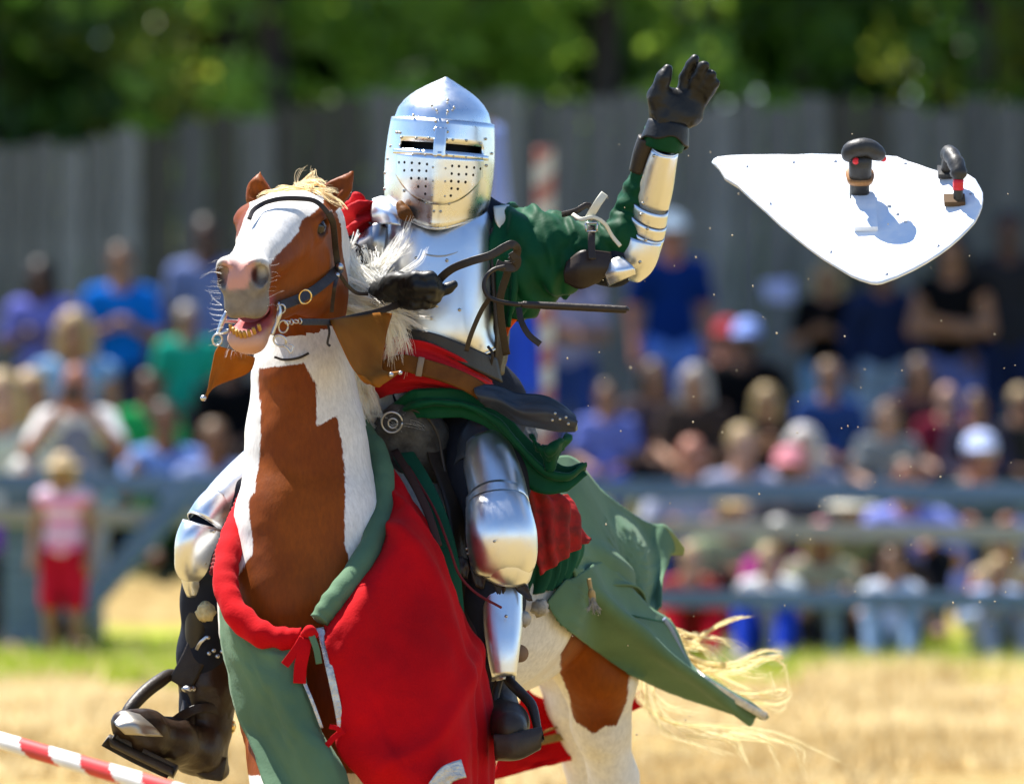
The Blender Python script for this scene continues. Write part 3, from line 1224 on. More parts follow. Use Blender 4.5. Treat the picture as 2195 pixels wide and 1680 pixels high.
def phead(kind, style):
    """hair and hats in head-centred coordinates"""
    key = ('hair', style)
    if key in _pm:
        return _pm[key]
    B = Body((-0.3, -0.3, -0.34), (0.3, 0.3, 0.22), 0.011)
    if style == 'short':
        B.ell((0, 0.03, 0.05), (0.088, 0.098, 0.09), k=0.02)
        B.ell((0, -0.115, 0.0), (0.07, 0.05, 0.085), k=0.02, sub=True)
    elif style == 'bald':
        B.ell((0, 0.045, -0.01), (0.085, 0.085, 0.06), k=0.02)
        B.ell((0, -0.07, 0.0), (0.1, 0.09, 0.1), k=0.02, sub=True)
        B.ell((0, 0.02, 0.08), (0.07, 0.09, 0.06), k=0.02, sub=True)
    elif style == 'long':
        B.ell((0, 0.03, 0.045), (0.092, 0.102, 0.095), k=0.02)
        for s in (1, -1):
            B.chain([((s * 0.07, 0.02, 0.03), 0.045), ((s * 0.085, 0.03, -0.1), 0.042), ((s * 0.095, 0.02, -0.22), 0.03)], 0.03)
        B.chain([((0, 0.08, 0.0), 0.07), ((0, 0.10, -0.2), 0.06)], 0.03)
        B.ell((0, -0.125, -0.02), (0.06, 0.06, 0.1), k=0.02, sub=True)
    elif style == 'cap':
        B.ell((0, 0.01, 0.055), (0.093, 0.11, 0.085), k=0.02)
        B.ell((0, -0.13, 0.045), (0.075, 0.09, 0.013), k=0.02)
        B.ell((0, 0.0, -0.05), (0.14, 0.25, 0.07), k=0.01, sub=True)
    elif style == 'brim':
        B.ell((0, 0.01, 0.07), (0.09, 0.105, 0.085), k=0.02)
        B.ell((0, 0.01, 0.045), (0.17, 0.185, 0.014), k=0.02)
        B.ell((0, 0.0, -0.05), (0.2, 0.25, 0.075), k=0.01, sub=True)
    elif style == 'scarf':
        B.ell((0, 0.02, 0.045), (0.093, 0.108, 0.092), k=0.02)
        B.ell((0.03, 0.11, -0.03), (0.04, 0.03, 0.06), k=0.02)
        B.ell((0, -0.10, -0.08), (0.15, 0.12, 0.11), k=0.01, sub=True)
    V, F = B.mesh(2)
    V = V + (vnoise(V * 28, 4) * 0.004)[:, None]
    me = mk(V, F)
    me.name = style
    me.materials.append(mat("skin_0", (0.5, 0.3, 0.2)))
    _pm[key] = me
    return me


def cmat(kind, c):
    key = kind + "_%02d_%02d_%02d" % tuple(int(q * 99) for q in c)
    if kind == 'skin':
        return mat(key, c, 0.5, col2=[q * 0.8 for q in c], nscale=9, spec=.25)
    if kind == 'hair':
        return mat(key, c, 0.5, col2=[q * 0.55 for q in c], nscale=25, stretch=(1, 1, 0.2), transl=0.15)
    return mat(key, c, 0.9, col2=[q * 0.75 for q in c], nscale=6, bump=0.3, bscale=9, spec=0.05)


SK = {'p': (0.46, 0.26, 0.18), 't': (0.30, 0.145, 0.08), 'b': (0.21, 0.09, 0.045), 'd': (0.09, 0.042, 0.025), 'r': (0.38, 0.15, 0.095)}
HC = {'blk': (0.015, 0.012, 0.01), 'brn': (0.07, 0.04, 0.022), 'lbr': (0.2, 0.12, 0.06), 'bld': (0.5, 0.36, 0.16), 'gry': (0.42, 0.40, 0.37), 'wht': (0.7, 0.68, 0.64), 'str': (0.62, 0.48, 0.27)}
GRP = "spectators watching from behind the rail fence"


def striped_cloth(c):
    m, nt, b, out = _nodes("pink_stripes")
    tc = nt.nodes.new("ShaderNodeTexCoord")
    sx = nt.nodes.new("ShaderNodeSeparateXYZ")
    nt.links.new(tc.outputs["Object"], sx.inputs[0])
    mm = nt.nodes.new("ShaderNodeMath")
    mm.operation = 'PINGPONG'
    mm.inputs[1].default_value = 0.085
    nt.links.new(sx.outputs[2], mm.inputs[0])
    nt.links.new(_mixcol(nt, _ramp(nt, mm.outputs[0], 0.036, 0.046), c, (0.68, 0.5, 0.62)), b.inputs["Base Color"])
    b.inputs["Roughness"].default_value = 0.85
    return m


def person(x, y, d, kind, skin, hair, hc, shirt, sl, trs, tl, label, hat=None, hatc=None, yaw=0.0, prop=None, vest=None):
    """x,y: top of the head in the photograph; d: distance in metres"""
    top = W(x, y, d - 15)
    g = float(gz(d))
    s = (top[2] - g) / PH[kind]
    if s < 0.5 or s > 1.25:
        s2 = min(max(s, 0.55), 1.2)
        g = top[2] - s2 * PH[kind]
        s = s2
    # keep the figure's head at the photographed x: the pose leans a little
    root = thing("person", label, "person", (top[0], d - 15, g), GRP, rotz=yaw, scale=s)

    def add(name, me, m, loc=(0, 0, 0)):
        o = link(bpy.data.objects.new(name, me))
        o.parent = root
        o.location = loc
        o.material_slots[0].link = 'OBJECT'
        o.material_slots[0].material = m
        return o
    p = pose(kind)
    add("body", pbody(kind), cmat('skin', SK[skin]))
    sh = add("shirt", pshirt(kind, sl), striped_cloth(shirt) if 'pink striped' in label else cmat('cloth', shirt))
    add("trousers", ptrous(kind, tl), cmat('cloth', trs))
    hl = tuple(p['head'])
    if hair:
        add("hair", phead(kind, hair), cmat('hair', HC[hc]), hl)
    if hat:
        add({'cap': 'cap', 'brim': 'sun_hat', 'scarf': 'headscarf'}[hat], phead(kind, hat), cmat('cloth', hatc), hl)
    for sx in (1, -1):
        o = add("eye", _eye(), mat("eye_dark", (0.02, 0.015, 0.012), 0.15), tuple(p['head'] + np.array((sx * 0.03, -0.083, 0.012))))
    for n in 'LR':
        o = add("shoe", _shoe(), cmat('cloth', (0.6, 0.6, 0.6) if kind in ('lean',) else (0.08, 0.07, 0.07)), tuple((p['an' + n] + p['toe' + n]) / 2 + np.array((0, 0.02, 0))))
    if prop:
        prop(root, p, add)
    return root


def _eye():
    if 'eye' not in _pm:
        V, F = ball(0.0115, 8, 5)
        me = mk(V, F)
        me.name = "eye"
        me.materials.append(mat("skin_0", (0.5, 0.3, 0.2)))
        _pm['eye'] = me
    return _pm['eye']


def _shoe():
    if 'shoe' not in _pm:
        B = Body((-0.1, -0.2, -0.08), (0.1, 0.2, 0.12), 0.01)
        B.cap((0, 0.09, 0.0), (0, -0.09, -0.015), 0.052, 0.044, 0.02)
        B.cap((0, 0.08, 0.0), (0, 0.09, 0.06), 0.05, 0.045, 0.02)
        V, F = B.mesh(1)
        V[:, 2] = np.maximum(V[:, 2], -0.055)
        me = mk(V, F)
        me.name = "shoe"
        me.materials.append(mat("skin_0", (0.5, 0.3, 0.2)))
        _pm['shoe'] = me
    return _pm['shoe']


NV, DK, BKC, JN, LJ = (0.012, 0.02, 0.06), (0.010, 0.010, 0.013), (0.005, 0.005, 0.006), (0.07, 0.11, 0.2), (0.22, 0.33, 0.52)
AZ, LAV, GRN, SAGE, WH, GY = (0.003, 0.14, 0.56), (0.15, 0.16, 0.52), (0.02, 0.42, 0.14), (0.30, 0.36, 0.22), (0.78, 0.78, 0.76), (0.25, 0.26, 0.28)
PE = [
    # standing, left
    (88, 560, 41, 'hands', 'd', 'long', 'blk', LAV, 'tee', DK, 'long', "dark haired woman standing in a lavender top, leftmost of the standing row"),
    (258, 528, 41, 'hands', 't', 'short', 'brn', AZ, 'tee', NV, 'long', "dark haired person standing in a bright azure blue tee shirt"),
    (442, 470, 42, 'stand', 'd', 'short', 'blk', (0.16, 0.20, 0.38), 'tee', DK, 'long', "tall dark haired person in a slate blue shirt just left of the horse's nose"),
    (160, 668, 38.5, 'bench', 't', 'long', 'bld', (0.22, 0.38, 0.6), 'tank', JN, 'long', "blond girl in a pale blue top below the azure shirt"),
    (400, 655, 39.5, 'stand', 't', 'short', 'gry', (0.015, 0.36, 0.24), 'tee', (0.1, 0.03, 0.12), 'long', "grey haired person in a teal green tee shirt beside the horse's muzzle"),
    (500, 735, 39, 'bench', 'd', 'short', 'blk', BKC, 'long', BKC, 'long', "person in black clothes half hidden behind the horse's neck"),
    (163, 783, 34.4, 'photo', 'r', 'bald', 'gry', WH, 'tee', (0.36, 0.36, 0.44), 'long', "bald man in white sleeves and a grey vest holding up a camera"),
    (66, 798, 35.2, 'bench', 't', 'short', 'bld', (0.7, 0.68, 0.6), 'tee', (0.10, 0.2, 0.12), 'long', "fair haired person in a cream shirt left of the bald photographer"),
    (4, 800, 34.9, 'bench', 'p', 'long', 'bld', (0.62, 0.66, 0.52), 'tee', (0.1, 0.02, 0.3), 'long', "blond person cut off by the left edge above the fence post"),
    (136, 978, 32.9, 'stand', 't', 'long', 'bld', (0.72, 0.17, 0.36), 'tank', (0.5, 0.01, 0.03), 'short', "small girl in a pink striped top and red shorts with a straw hat", 'brim', (0.66, 0.5, 0.3)),
    (458, 905, 37.3, 'ground', 'b', 'short', 'lbr', (0.25, 0.3, 0.5), 'tee', JN, 'long', "curly haired man in a pale blue shirt left of the horse's neck"),
    (318, 800, 38.2, 'bench', 'b', 'short', 'brn', (0.02, 0.35, 0.09), 'tee', DK, 'long', "child in a bright green shirt beside the bald photographer"),
    (352, 865, 37.6, 'ground', 'b', 'short', 'blk', (0.20, 0.32, 0.68), 'tee', (0.04, 0.12, 0.05), 'long', "child in a light blue shirt sitting below the bright green shirt"),
    (288, 985, 37.5, 'ground', 't', 'short', 'brn', (0.06, 0.28, 0.36), 'tee', DK, 'long', "child in a teal shirt behind the fence rail"),
    (487, 1040, 37.2, 'ground', 'p', 'bald', 'gry', (0.12, 0.06, 0.42), 'tee', DK, 'long', "bald person in purple low down beside the knight's right knee"),
    (55, 985, 34.3, 'ground', 'p', 'short', 'wht', (0.24, 0.06, 0.5), 'tee', DK, 'long', "person in a violet shirt behind the thick fence post"),
    # standing, right
    (1437, 462, 42, 'stand', 'r', 'short', 'gry', (0.004, 0.025, 0.15), 'tee', (0.10, 0.22, 0.72), 'short', "man in a navy polo shirt, light blue shorts and a pale cap", 'cap', (0.42, 0.52, 0.62)),
    (1222, 540, 42, 'fold', 't', 'long', 'brn', (0.30, 0.28, 0.42), 'tee', (0.03, 0.06, 0.22), 'long', "person in a mauve top and jeans partly hidden by the knight's sleeve"),
    (1602, 690, 40, 'bench', 'd', 'short', 'blk', BKC, 'long', DK, 'long', "person in a black jacket with a pale blue cap right of the navy polo shirt", 'cap', (0.26, 0.36, 0.75)),
    (1560, 688, 40.6, 'bench', 'r', 'short', 'brn', DK, 'long', DK, 'long', "person with a red cap next to the pale blue cap", 'cap', (0.35, 0.04, 0.05)),
    (1776, 560, 42, 'hands', 't', 'long', 'bld', BKC, 'tee', (0.18, 0.36, 0.58), 'long', "blond woman in a black top and pale jeans holding a white leaflet"),
    (1892, 545, 41.6, 'stand', 'b', 'short', 'brn', (0.015, 0.025, 0.07), 'long', (0.34, 0.44, 0.56), 'short', "man in a dark navy shirt and pale shorts below the flying shield"),
    (2042, 505, 41, 'fold', 't', 'long', 'blk', BKC, 'tank', (0.12, 0.15, 0.4), 'long', "dark haired woman in a black tank top with folded arms, right of the shield's point"),
    (2162, 455, 41, 'stand', 'd', 'short', 'blk', (0.02, 0.02, 0.024), 'tee', NV, 'long', "tall man in black at the right edge"),
    # seated rows, right
    (1300, 822, 38.4, 'bench', 't', 'short', 'brn', (0.16, 0.2, 0.55), 'tee', (0.02, 0.04, 0.3), 'long', "brown haired person in a lavender blue shirt right of the leather scabbard"),
    (1402, 775, 38.6, 'bench', 't', 'long', 'brn', (0.10, 0.07, 0.07), 'tee', DK, 'long', "long haired woman in brown in the back seats below the blue shorts"),
    (1490, 785, 38.2, 'bench', 't', 'long', 'gry', (0.05, 0.035, 0.03), 'tee', DK, 'long', "grey blond woman in a dark brown shirt in the back seats"),
    (1642, 828, 38, 'benchhands', 't', 'long', 'bld', BKC, 'tee', DK, 'long', "blond woman in black with her hands raised in the back seats"),
    (1776, 776, 38.6, 'bench', 't', 'short', 'lbr', (0.03, 0.07, 0.22), 'tee', NV, 'long', "brown haired man in a deep blue shirt in front of the pale jeans"),
    (1902, 865, 37.6, 'bench', 'p', 'long', 'lbr', (0.22, 0.24, 0.25), 'tee', DK, 'long', "person with long reddish hair in a grey shirt in the middle of the seats"),
    (1972, 768, 38.8, 'bench', 't', 'long', 'brn', (0.07, 0.03, 0.035), 'tee', DK, 'long', "brown haired woman behind the long reddish hair"),
    (2028, 826, 38.3, 'bench', 'p', 'bald', 'brn', (0.2, 0.02, 0.04), 'tee', DK, 'long', "bald headed person in dark red between brown haired people"),
    (2092, 842, 38, 'bench', 't', 'short', 'brn', (0.04, 0.035, 0.06), 'long', DK, 'long', "brown haired person in dark clothes above the white cap"),
    (2186, 832, 38.2, 'bench', 't', 'short', 'bld', (0.03, 0.03, 0.03), 'tee', DK, 'long', "fair haired person at the right edge of the back seats"),
    (1590, 915, 36.6, 'ground', 'p', 'short', 'bld', (0.34, 0.34, 0.46), 'tee', DK, 'long', "pale blond child in a lilac shirt left of the pink cap"),
    (1722, 915, 36.8, 'ground', 'p', 'long', 'wht', (0.25, 0.26, 0.34), 'tee', DK, 'long', "child with nearly white hair right behind the pink cap"),
    (1482, 937, 36, 'ground', 'r', 'bald', 'wht', (0.42, 0.44, 0.56), 'tee', (0.04, 0.06, 0.18), 'long', "bald man with white side hair in a pale lilac shirt"),
    (1694, 962, 35.8, 'ground', 'b', 'short', 'brn', (0.09, 0.08, 0.09), 'tee', DK, 'long', "brown faced person wearing a pink cap", 'cap', (0.62, 0.24, 0.28)),
    (2100, 930, 36, 'ground', 'r', 'short', 'gry', (0.09, 0.12, 0.11), 'tee', (0.12, 0.15, 0.35), 'long', "sunburnt man in a white cap and grey green shirt", 'cap', (0.48, 0.55, 0.8)),
    (1944, 985, 35, 'ground', 'r', 'short', 'brn', (0.26, 0.30, 0.74), 'tee', DK, 'long', "dark haired man in a periwinkle blue tee shirt behind the pale rail"),
    (1566, 1055, 34.5, 'ground', 'r', 'short', 'lbr', SAGE, 'tee', DK, 'long', "man with a tan cap and a sage green shirt", 'cap', (0.5, 0.36, 0.2)),
    (1668, 1112, 34.1, 'ground', 'b', 'short', 'wht', (0.4, 0.04, 0.24), 'tee', DK, 'long', "grey haired woman in magenta behind the low rail"),
    (1825, 1058, 34.6, 'ground', 't', 'short', 'gry', (0.26, 0.26, 0.10), 'tee', DK, 'long', "person in a wide cream sun hat and khaki shirt", 'brim', (0.72, 0.68, 0.55)),
    (1758, 1118, 33.7, 'ground', 'b', 'long', 'bld', (0.34, 0.33, 0.22), 'tee', DK, 'long', "child in a pink headscarf beside the cream sun hat", 'scarf', (0.68, 0.26, 0.33)),
    (1922, 1140, 33.8, 'benchhands', 't', 'long', 'brn', (0.05, 0.04, 0.03), 'tee', DK, 'long', "long haired woman sitting behind the child in the white tee shirt"),
    (2152, 1138, 33.8, 'ground', 'r', 'long', 'bld', (0.60, 0.45, 0.28), 'tank', DK, 'long', "blond woman with bare shoulders at the right edge of the front row"),
    # children in front
    (1472, 1180, 33.2, 'lean', 'p', 'short', 'bld', (0.30, 0.04, 0.03), 'tee', (0.60, 0.012, 0.03), 'long', "sandy haired child with bright red trousers, leftmost of the front row"),
    (1658, 1182, 33.2, 'lean', 'p', 'short', 'bld', (0.76, 0.77, 0.76), 'tee', (0.02, 0.06, 0.55), 'long', "yellow blond child in a white tee shirt and royal blue trousers"),
    (1912, 1178, 33.1, 'ground', 't', 'short', 'brn', (0.68, 0.72, 0.80), 'tee', LJ, 'long', "dark haired child in a white tee shirt and pale jeans, third in the front row"),
    (2122, 1208, 33.0, 'lean', 't', 'short', 'bld', (0.42, 0.52, 0.78), 'long', (0.25, 0.27, 0.36), 'long', "blond child in a pale blue long sleeved shirt, rightmost of the front row"),
]


def camera_prop(root, p, add):
    V1, F1 = box_geo((-0.065, -0.04, -0.045), (0.065, 0.03, 0.045))
    V2, F2 = tube_geo(np.array([(0, -0.03, 0), (0, -0.13, 0)]), 0.038, 12)
    me = mk(*join([(V1, F1), (V2, F2)]), smooth=False)
    me.materials.append(mat("skin_0", (0.5, 0.3, 0.2)))
    o = link(bpy.data.objects.new("camera_body", me))
    o.name = "photo_camera"
    M = Matrix.Translation(root.location) @ Matrix.Diagonal((*root.scale, 1))
    o.location = M @ Vector((0, -0.26, 1.575))
    o.scale = root.scale
    o.material_slots[0].link = 'OBJECT'
    o.material_slots[0].material = mat("camera_black", (0.012, 0.012, 0.014), 0.35)
    tag(o, "black camera held before the face by the bald man", "camera")
    V, F = pshirt_vest()
    add("vest", V, cmat('cloth', (0.22, 0.22, 0.32)))


def pshirt_vest():
    p = pose('photo')
    B = Body((-0.48, -0.4, 0.6), (0.48, 0.3, 1.6), 0.0135)
    B.ell((p['chest'] + p['neck']) / 2 + (0, 0.01, -0.06), (0.165, 0.128, 0.16), k=0.05)
    B.ell(p['belly'], (0.175, 0.13, 0.20), k=0.06)
    B.ell(p['pelvis'] + (0, 0, 0.03), (0.182, 0.138, 0.11), k=0.05)
    V, F = B.mesh(2)
    me = mk(V, F)
    me.name = "vest"
    me.materials.append(mat("skin_0", (0.5, 0.3, 0.2)))
    return me, None


def leaflet_prop(root, p, add):
    g = np.array([[W(1632, 606, 26.6), W(1700, 598, 26.5)], [W(1640, 644, 26.6), W(1702, 650, 26.5)]])
    G = crs(np.array([crs(r, 8) for r in g]), 6)
    V, F = slab(G, 0.004)
    o = put("leaflet", V, F, mat("paper", (0.4, 0.45, 0.75), 0.7, transl=0.2))
    tag(o, "pale blue-white leaflet held out by the blond woman in black", "leaflet")


for r in PE:
    hat = r[12] if len(r) > 12 else None
    hatc = r[13] if len(r) > 13 else None
    prop = camera_prop if 'holding up a camera' in r[11] else (leaflet_prop if 'leaflet' in r[11] else None)
    person(*r[:12], hat=hat, hatc=hatc, prop=prop, yaw=rnd.uniform(-0.25, 0.25) if r[3] not in ('photo',) else 0.0)

# ------------------------------------------------------------------ horse
HF = nrm(np.array([-0.29, -0.90, -0.315]))            # poll -> nose
HL = nrm(np.array([0.951, -0.309, 0.0]))                # towards the horse's left (right in the photograph)
HL = nrm(HL - HF * (HL @ HF))
HU = np.cross(HF, HL)
HU = HU if HU[2] > 0 else -HU
HO = W(650, 440, -0.30)


def H(f, l, u):
    return HO + HF * f + HL * (l + 0.062 * f) + HU * u


HORSE_V = []


def build_horse():
    root = thing("horse", "brown and white pinto horse with open mouth cantering towards the camera under the knight", "horse", (float(W(930, 1200, 0.1)[0]), 0.1, 0.0))
    B = Body(W(380, 340, -0.6) * [1, 0, 0] + [0, -0.98, -0.02], W(1500, 340, 0.6) * [1, 0, 0] + [0, 1.25, 2.12], 0.0075)
    R = np.array([HF, HL, HU])
    e = lambda c, r, k=0.03, sub=False: B.ell(H(*c), r, R, k, sub)
    c = lambda a, ra, b, rb, k=0.03, sub=False: B.cap(H(*a), H(*b), ra, rb, k, sub)
    # skull
    e((.06, 0, -.015), (.10, .074, .062))
    e((.17, 0, .010), (.13, .097, .062))
    c((.2, 0, .005), .072, (.44, 0, .0), .048, .04)
    for s in (1, -1):
        e((.13, .042 * s, -.095), (.125, .046, .125), .04)
        c((.11, .034 * s, -.155), .046, (.40, .018 * s, -.125), .026, .03)
        e((.168, .080 * s, .020), (.046, .032, .032), .02)
        e((.505, .037 * s, .002), (.036, .021, .036), .018)
        c((.25, .07 * s, -.01), .012, (.40, .05 * s, -.02), .008, .03)      # facial crest
    e((.28, 0, -.05), (.16, .06, .085), .04)
    e((.475, 0, -.012), (.062, .050, .048), .03)
    e((.498, 0, -.058), (.042, .044, .046), .03)
    e((.510, .018, -.076), (.03, .026, .026), .012)
    e((.510, -.018, -.076), (.03, .026, .026), .012)
    c((.40, -.006, -.135), .04, (.465, -.016, -.156), .034, .03)
    e((.476, -.020, -.158), (.042, .043, .028), .02)
    e((.445, -.016, -.180), (.035, .03, .022), .02)
    e((.50, -.008, -.114), (.125, .040, .021), .010, True)                         # open mouth
    for s in (1, -1):
        e((.508, .016 * s, -.080), (.026, .022, .019), .012)
        e((.497, .030 * s, -.070), (.03, .018, .022), .014)
        c((.500, .052 * s, .020), .010, (.520, .049 * s, -.020), .009, .012)
        c((.505, .040 * s, .026), .009, (.526, .024 * s, .026), .008, .012)
        B.ell(H(.524, .043 * s, .000), (.036, .0145, .024), R, 0.006, True)      # nostrils
        B.ell(H(.534, .034 * s, .020), (.018, .010, .012), R, 0.008, True)
        e((.182, .100 * s, .006), (.025, .022, .017), .008, True)
        c((.150, .095 * s, .030), .010, (.214, .086 * s, .026), .008, .010)      # upper lid
        c((.160, .096 * s, -.016), .007, (.212, .088 * s, -.014), .006, .010)
    # ears
    for base, mid, tip in (((700, 432), (736, 398), (764, 358)), ((560, 436), (553, 400), (558, 364))):
        a, m_, t = W(*base, -0.29), W(*mid, -0.29), W(*tip, -0.28)
        B.chain([(a, .030), (a * .45 + m_ * .55, .028), (m_, .019), (t, .002)], .015)
        dv = nrm(t - a)
        fwd = np.array([-0.25, -0.95, 0.1])
        B.cap(a + dv * .025 + fwd * .026, m_ + dv * .01 + fwd * .022, .016, .009, .01, True)
    # neck, tall and narrow towards the camera, deep behind
    B.pchain([(650, 500, -.20, 80), (648, 620, -.23, 86), (648, 810, -.278, 96), (655, 930, -.285, 112), (662, 1050, -.295, 126), (658, 1160, -.33, 136), (640, 1290, -.37, 138)], .05)
    B.pchain([(672, 480, -.16, 62), (705, 640, -.08, 78), (742, 800, -.02, 80), (790, 960, .06, 84), (860, 1060, .16, 110)], .05)
    for s, xa in ((1, 720), (-1, 592)):
        B.pchain([(xa - 34 * s, 800, -.22, 30), (xa - 20 * s, 940, -.31, 38), (xa, 1100, -.37, 50), (xa + 6 * s, 1260, -.43, 58)], .08)
    # trunk
    B.chain([(W(650, 1290, -.24), .19), (W(820, 1215, .06), .25), (W(950, 1210, .30), .275), (W(1080, 1235, .5), .24), (W(1165, 1250, .68), .19)], .08)
    B.pchain([(1020, 1270, .2, 235), (1060, 1300, .35, 190)], .08)
    B.ell(W(1220, 1245, .78), (.175, .22, .185), k=.08)
    B.ell(W(600, 1340, -.36), (.12, .14, .2), k=.07)
    B.ell(W(735, 1360, -.34), (.11, .12, .19), k=.07)
    g = lambda x, z, Y, r: (np.array([W(x, 900, Y)[0], Y, z]), r)
    # legs: left fore, right fore (lifted), left hind, right hind
    B.chain([g(690, 1.00, -.40, .105), g(705, .86, -.42, .085), g(735, .70, -.44, .068), g(775, .48, -.47, .055), g(778, .40, -.47, .05), g(785, .18, -.44, .034), g(790, .10, -.46, .042), g(792, .05, -.49, .05), g(792, .02, -.51, .06)], .03)
    B.chain([g(585, 1.00, -.36, .105), g(590, .82, -.45, .075), g(600, .62, -.62, .06), g(602, .56, -.64, .055), g(606, .36, -.50, .036), g(608, .30, -.45, .042), g(608, .23, -.42, .052)], .03)
    B.chain([g(1225, 1.06, .76, .17), g(1262, .96, .62, .130), g(1283, .86, .60, .090), g(1288, .74, .66, .066), g(1316, .60, .76, .055), g(1330, .52, .80, .052), g(1326, .30, .74, .036), g(1322, .16, .70, .043), g(1318, .07, .66, .05), g(1316, .02, .63, .058)], .035)
    B.chain([g(1190, 1.02, .92, .15), g(1215, .94, .95, .12), g(1240, .78, .98, .075), g(1262, .62, 1.08, .056), g(1266, .52, 1.1, .05), g(1262, .30, 1.04, .036), g(1258, .14, .98, .043), g(1256, .06, .95, .052), g(1256, .02, .93, .058)], .035)
    V, F = B.mesh(2)
    V = V + (vnoise(V * 24, 12) * .0016 + vnoise(V * 55, 13) * .0007)[:, None]
    V[:, 2] = np.maximum(V[:, 2], 0.0)
    hug_build(V)
    # coat markings as attributes
    q = V - HO
    f, l, u = q @ HF, q @ HL, q @ HU
    l = l - 0.062 * f
    px = topx(V)
    head = (f > -0.10) & (u > -0.26) & (V[:, 1] < -0.22) & (px[:, 1] < 770)
    wob = vnoise(V * 14, 2) * 0.009 + vnoise(V * 60, 3) * 0.0022
    # blaze: wide on the forehead, wider to the right side of the muzzle
    lw = np.interp(f, [0.0, .06, .16, .24, .34, .45, .6], [.02, .075, .070, .045, .046, .055, .08])
    blz = np.abs(l + 0.006) - lw
    blz = np.maximum(blz, -(u + np.interp(f, [0, .2, .35, .5], [.0, -.01, -.035, -.05])))
    facepoly = [(533, 440), (545, 405), (606, 396), (660, 400), (700, 425), (672, 456), (650, 474), (642, 496), (624, 516), (602, 536), (588, 548), (577, 570), (577, 592), (560, 600), (470, 600), (440, 552), (486, 534), (504, 512), (516, 490), (522, 466)]
    brown_head = -sdpoly(px, facepoly) * PX - wob * .5
    brown_head = np.where((u > -.06) & (f > -.03), brown_head, -.03)
    brown_head = np.where(f < -.03, -.02, brown_head)
    neckpoly = [(556, 792), (596, 786), (650, 778), (676, 828), (680, 912), (722, 892), (735, 992), (742, 1090), (734, 1165), (752, 1215), (770, 1330), (790, 1700), (500, 1700), (505, 1240), (528, 1200), (541, 1185), (536, 1072), (550, 1056), (554, 990), (557, 820)]
    bn = sdpoly(px, neckpoly) * PX
    front = V[:, 1] < 0.0
    brown_neck = np.where(front, bn, 0.2)
    brown_neck = np.maximum(brown_neck, 0.70 - V[:, 2])
    # throat above the patch is cream, cheeks brown
    hindpoly = [(1200, 1250), (1420, 1250), (1400, 1330), (1356, 1430), (1342, 1500), (1322, 1556), (1296, 1552), (1273, 1570), (1250, 1556), (1231, 1546), (1215, 1480), (1200, 1440), (1207, 1370)]
    bh = np.where(V[:, 1] > 0.2, sdpoly(px, hindpoly) * PX, 0.3)
    bh = np.where((V[:, 1] > 0.2) & (V[:, 0] < W(1160, 0, .7)[0]), 0.3, bh)
    shl = np.where((~front) | (px[:, 0] > 800), 0.3, bn)
    brown = np.minimum(np.where(head, brown_head, brown_neck), bh) + np.where(head, 0, wob * 0.6)
    # eyes-side, ears brown
    ear = (px[:, 1] < 440) & (V[:, 1] < -0.2) & ((px[:, 0] < 584) | (px[:, 0] > 696)) & (V[:, 1] > -.37)
    brown = np.where(ear, np.minimum(brown, -0.02), brown)
    snout = np.clip((f - np.interp(u, [-.2, -.05, .03], [.40, .465, .512])) / 0.03 + 0.5, 0, 1) * head
    pink = snout * np.clip(-sdpoly(px, [(474, 556), (545, 556), (549, 572), (546, 592), (534, 604), (530, 620), (488, 624), (480, 600)]) / 6 + .3, 0, 1) * np.clip((u + 0.045 + wob) / 0.02, 0, 1)
    lowlip = np.clip((-0.125 - u) / 0.012, 0, 1) * np.clip((f - .40) / .03, 0, 1) * head
    mouth = np.clip((-.075 - u) / .01, 0, 1) * np.clip((u + .150) / .01, 0, 1) * np.clip((.046 - np.abs(l + .010)) / .008, 0, 1) * np.clip((f - .38) / .02, 0, 1) * head * (f < .505 + (u + .075) * .2)
    inno = np.zeros(len(V))
    eyed = np.zeros(len(V))
    for s in (1, -1):
        dd = np.linalg.norm((V - H(.520, .044 * s, .002)) / [1, 1, 1], axis=1)
        inno = np.maximum(inno, np.clip((0.024 - dd) / 0.007, 0, 1))
        dd = np.linalg.norm(V - H(.184, .088 * s, .006), axis=1)
        eyed = np.maximum(eyed, np.clip((0.033 - dd) / 0.012, 0, 1))
    m, nt, b, out = _nodes("pinto_coat")

    def at(n):
        a = nt.nodes.new("ShaderNodeAttribute")
        a.attribute_name = n
        return a.outputs["Fac"]
    b.inputs["Roughness"].default_value = 0.48
    b.inputs["Specular IOR Level"].default_value = 0.12
    nz = _noise(nt, 5, 4)
    br = _mixcol(nt, _ramp(nt, nz.outputs[0], .35, .65), (0.25, 0.060, 0.005), (0.165, 0.034, 0.003))
    wh = _mixcol(nt, _ramp(nt, nz.outputs[0], .3, .7), (0.80, 0.79, 0.77), (0.74, 0.69, 0.60))
    hz = _noise(nt, 210, 3, stretch=(1, 1, 0.25))
    ma = nt.nodes.new("ShaderNodeMath")
    ma.operation = 'MULTIPLY_ADD'
    ma.inputs[1].default_value = 0.010
    nt.links.new(hz.outputs[0], ma.inputs[0])
    nt.links.new(at("brown"), ma.inputs[2])
    col = _mixcol(nt, _ramp(nt, ma.outputs[0], 0.0035, 0.0068), br, wh)
    gr = _mixcol(nt, _ramp(nt, _noise(nt, 40, 4).outputs[0], .35, .65), (0.20, 0.18, 0.16), (0.15, 0.132, 0.12))
    hair = _noise(nt, 120, 4, 0.7, stretch=(1, 1, 0.3))
    col = _mixcol(nt, _ramp(nt, hair.outputs[0], .35, .75), col, _mixcol(nt, 0.72, (0.02, 0.01, 0.006), col))
    col = _mixcol(nt, at("snout"), col, gr)
    col = _mixcol(nt, at("pink"), col, (0.50, 0.26, 0.22))
    col = _mixcol(nt, at("lowlip"), col, (0.50, 0.29, 0.22))
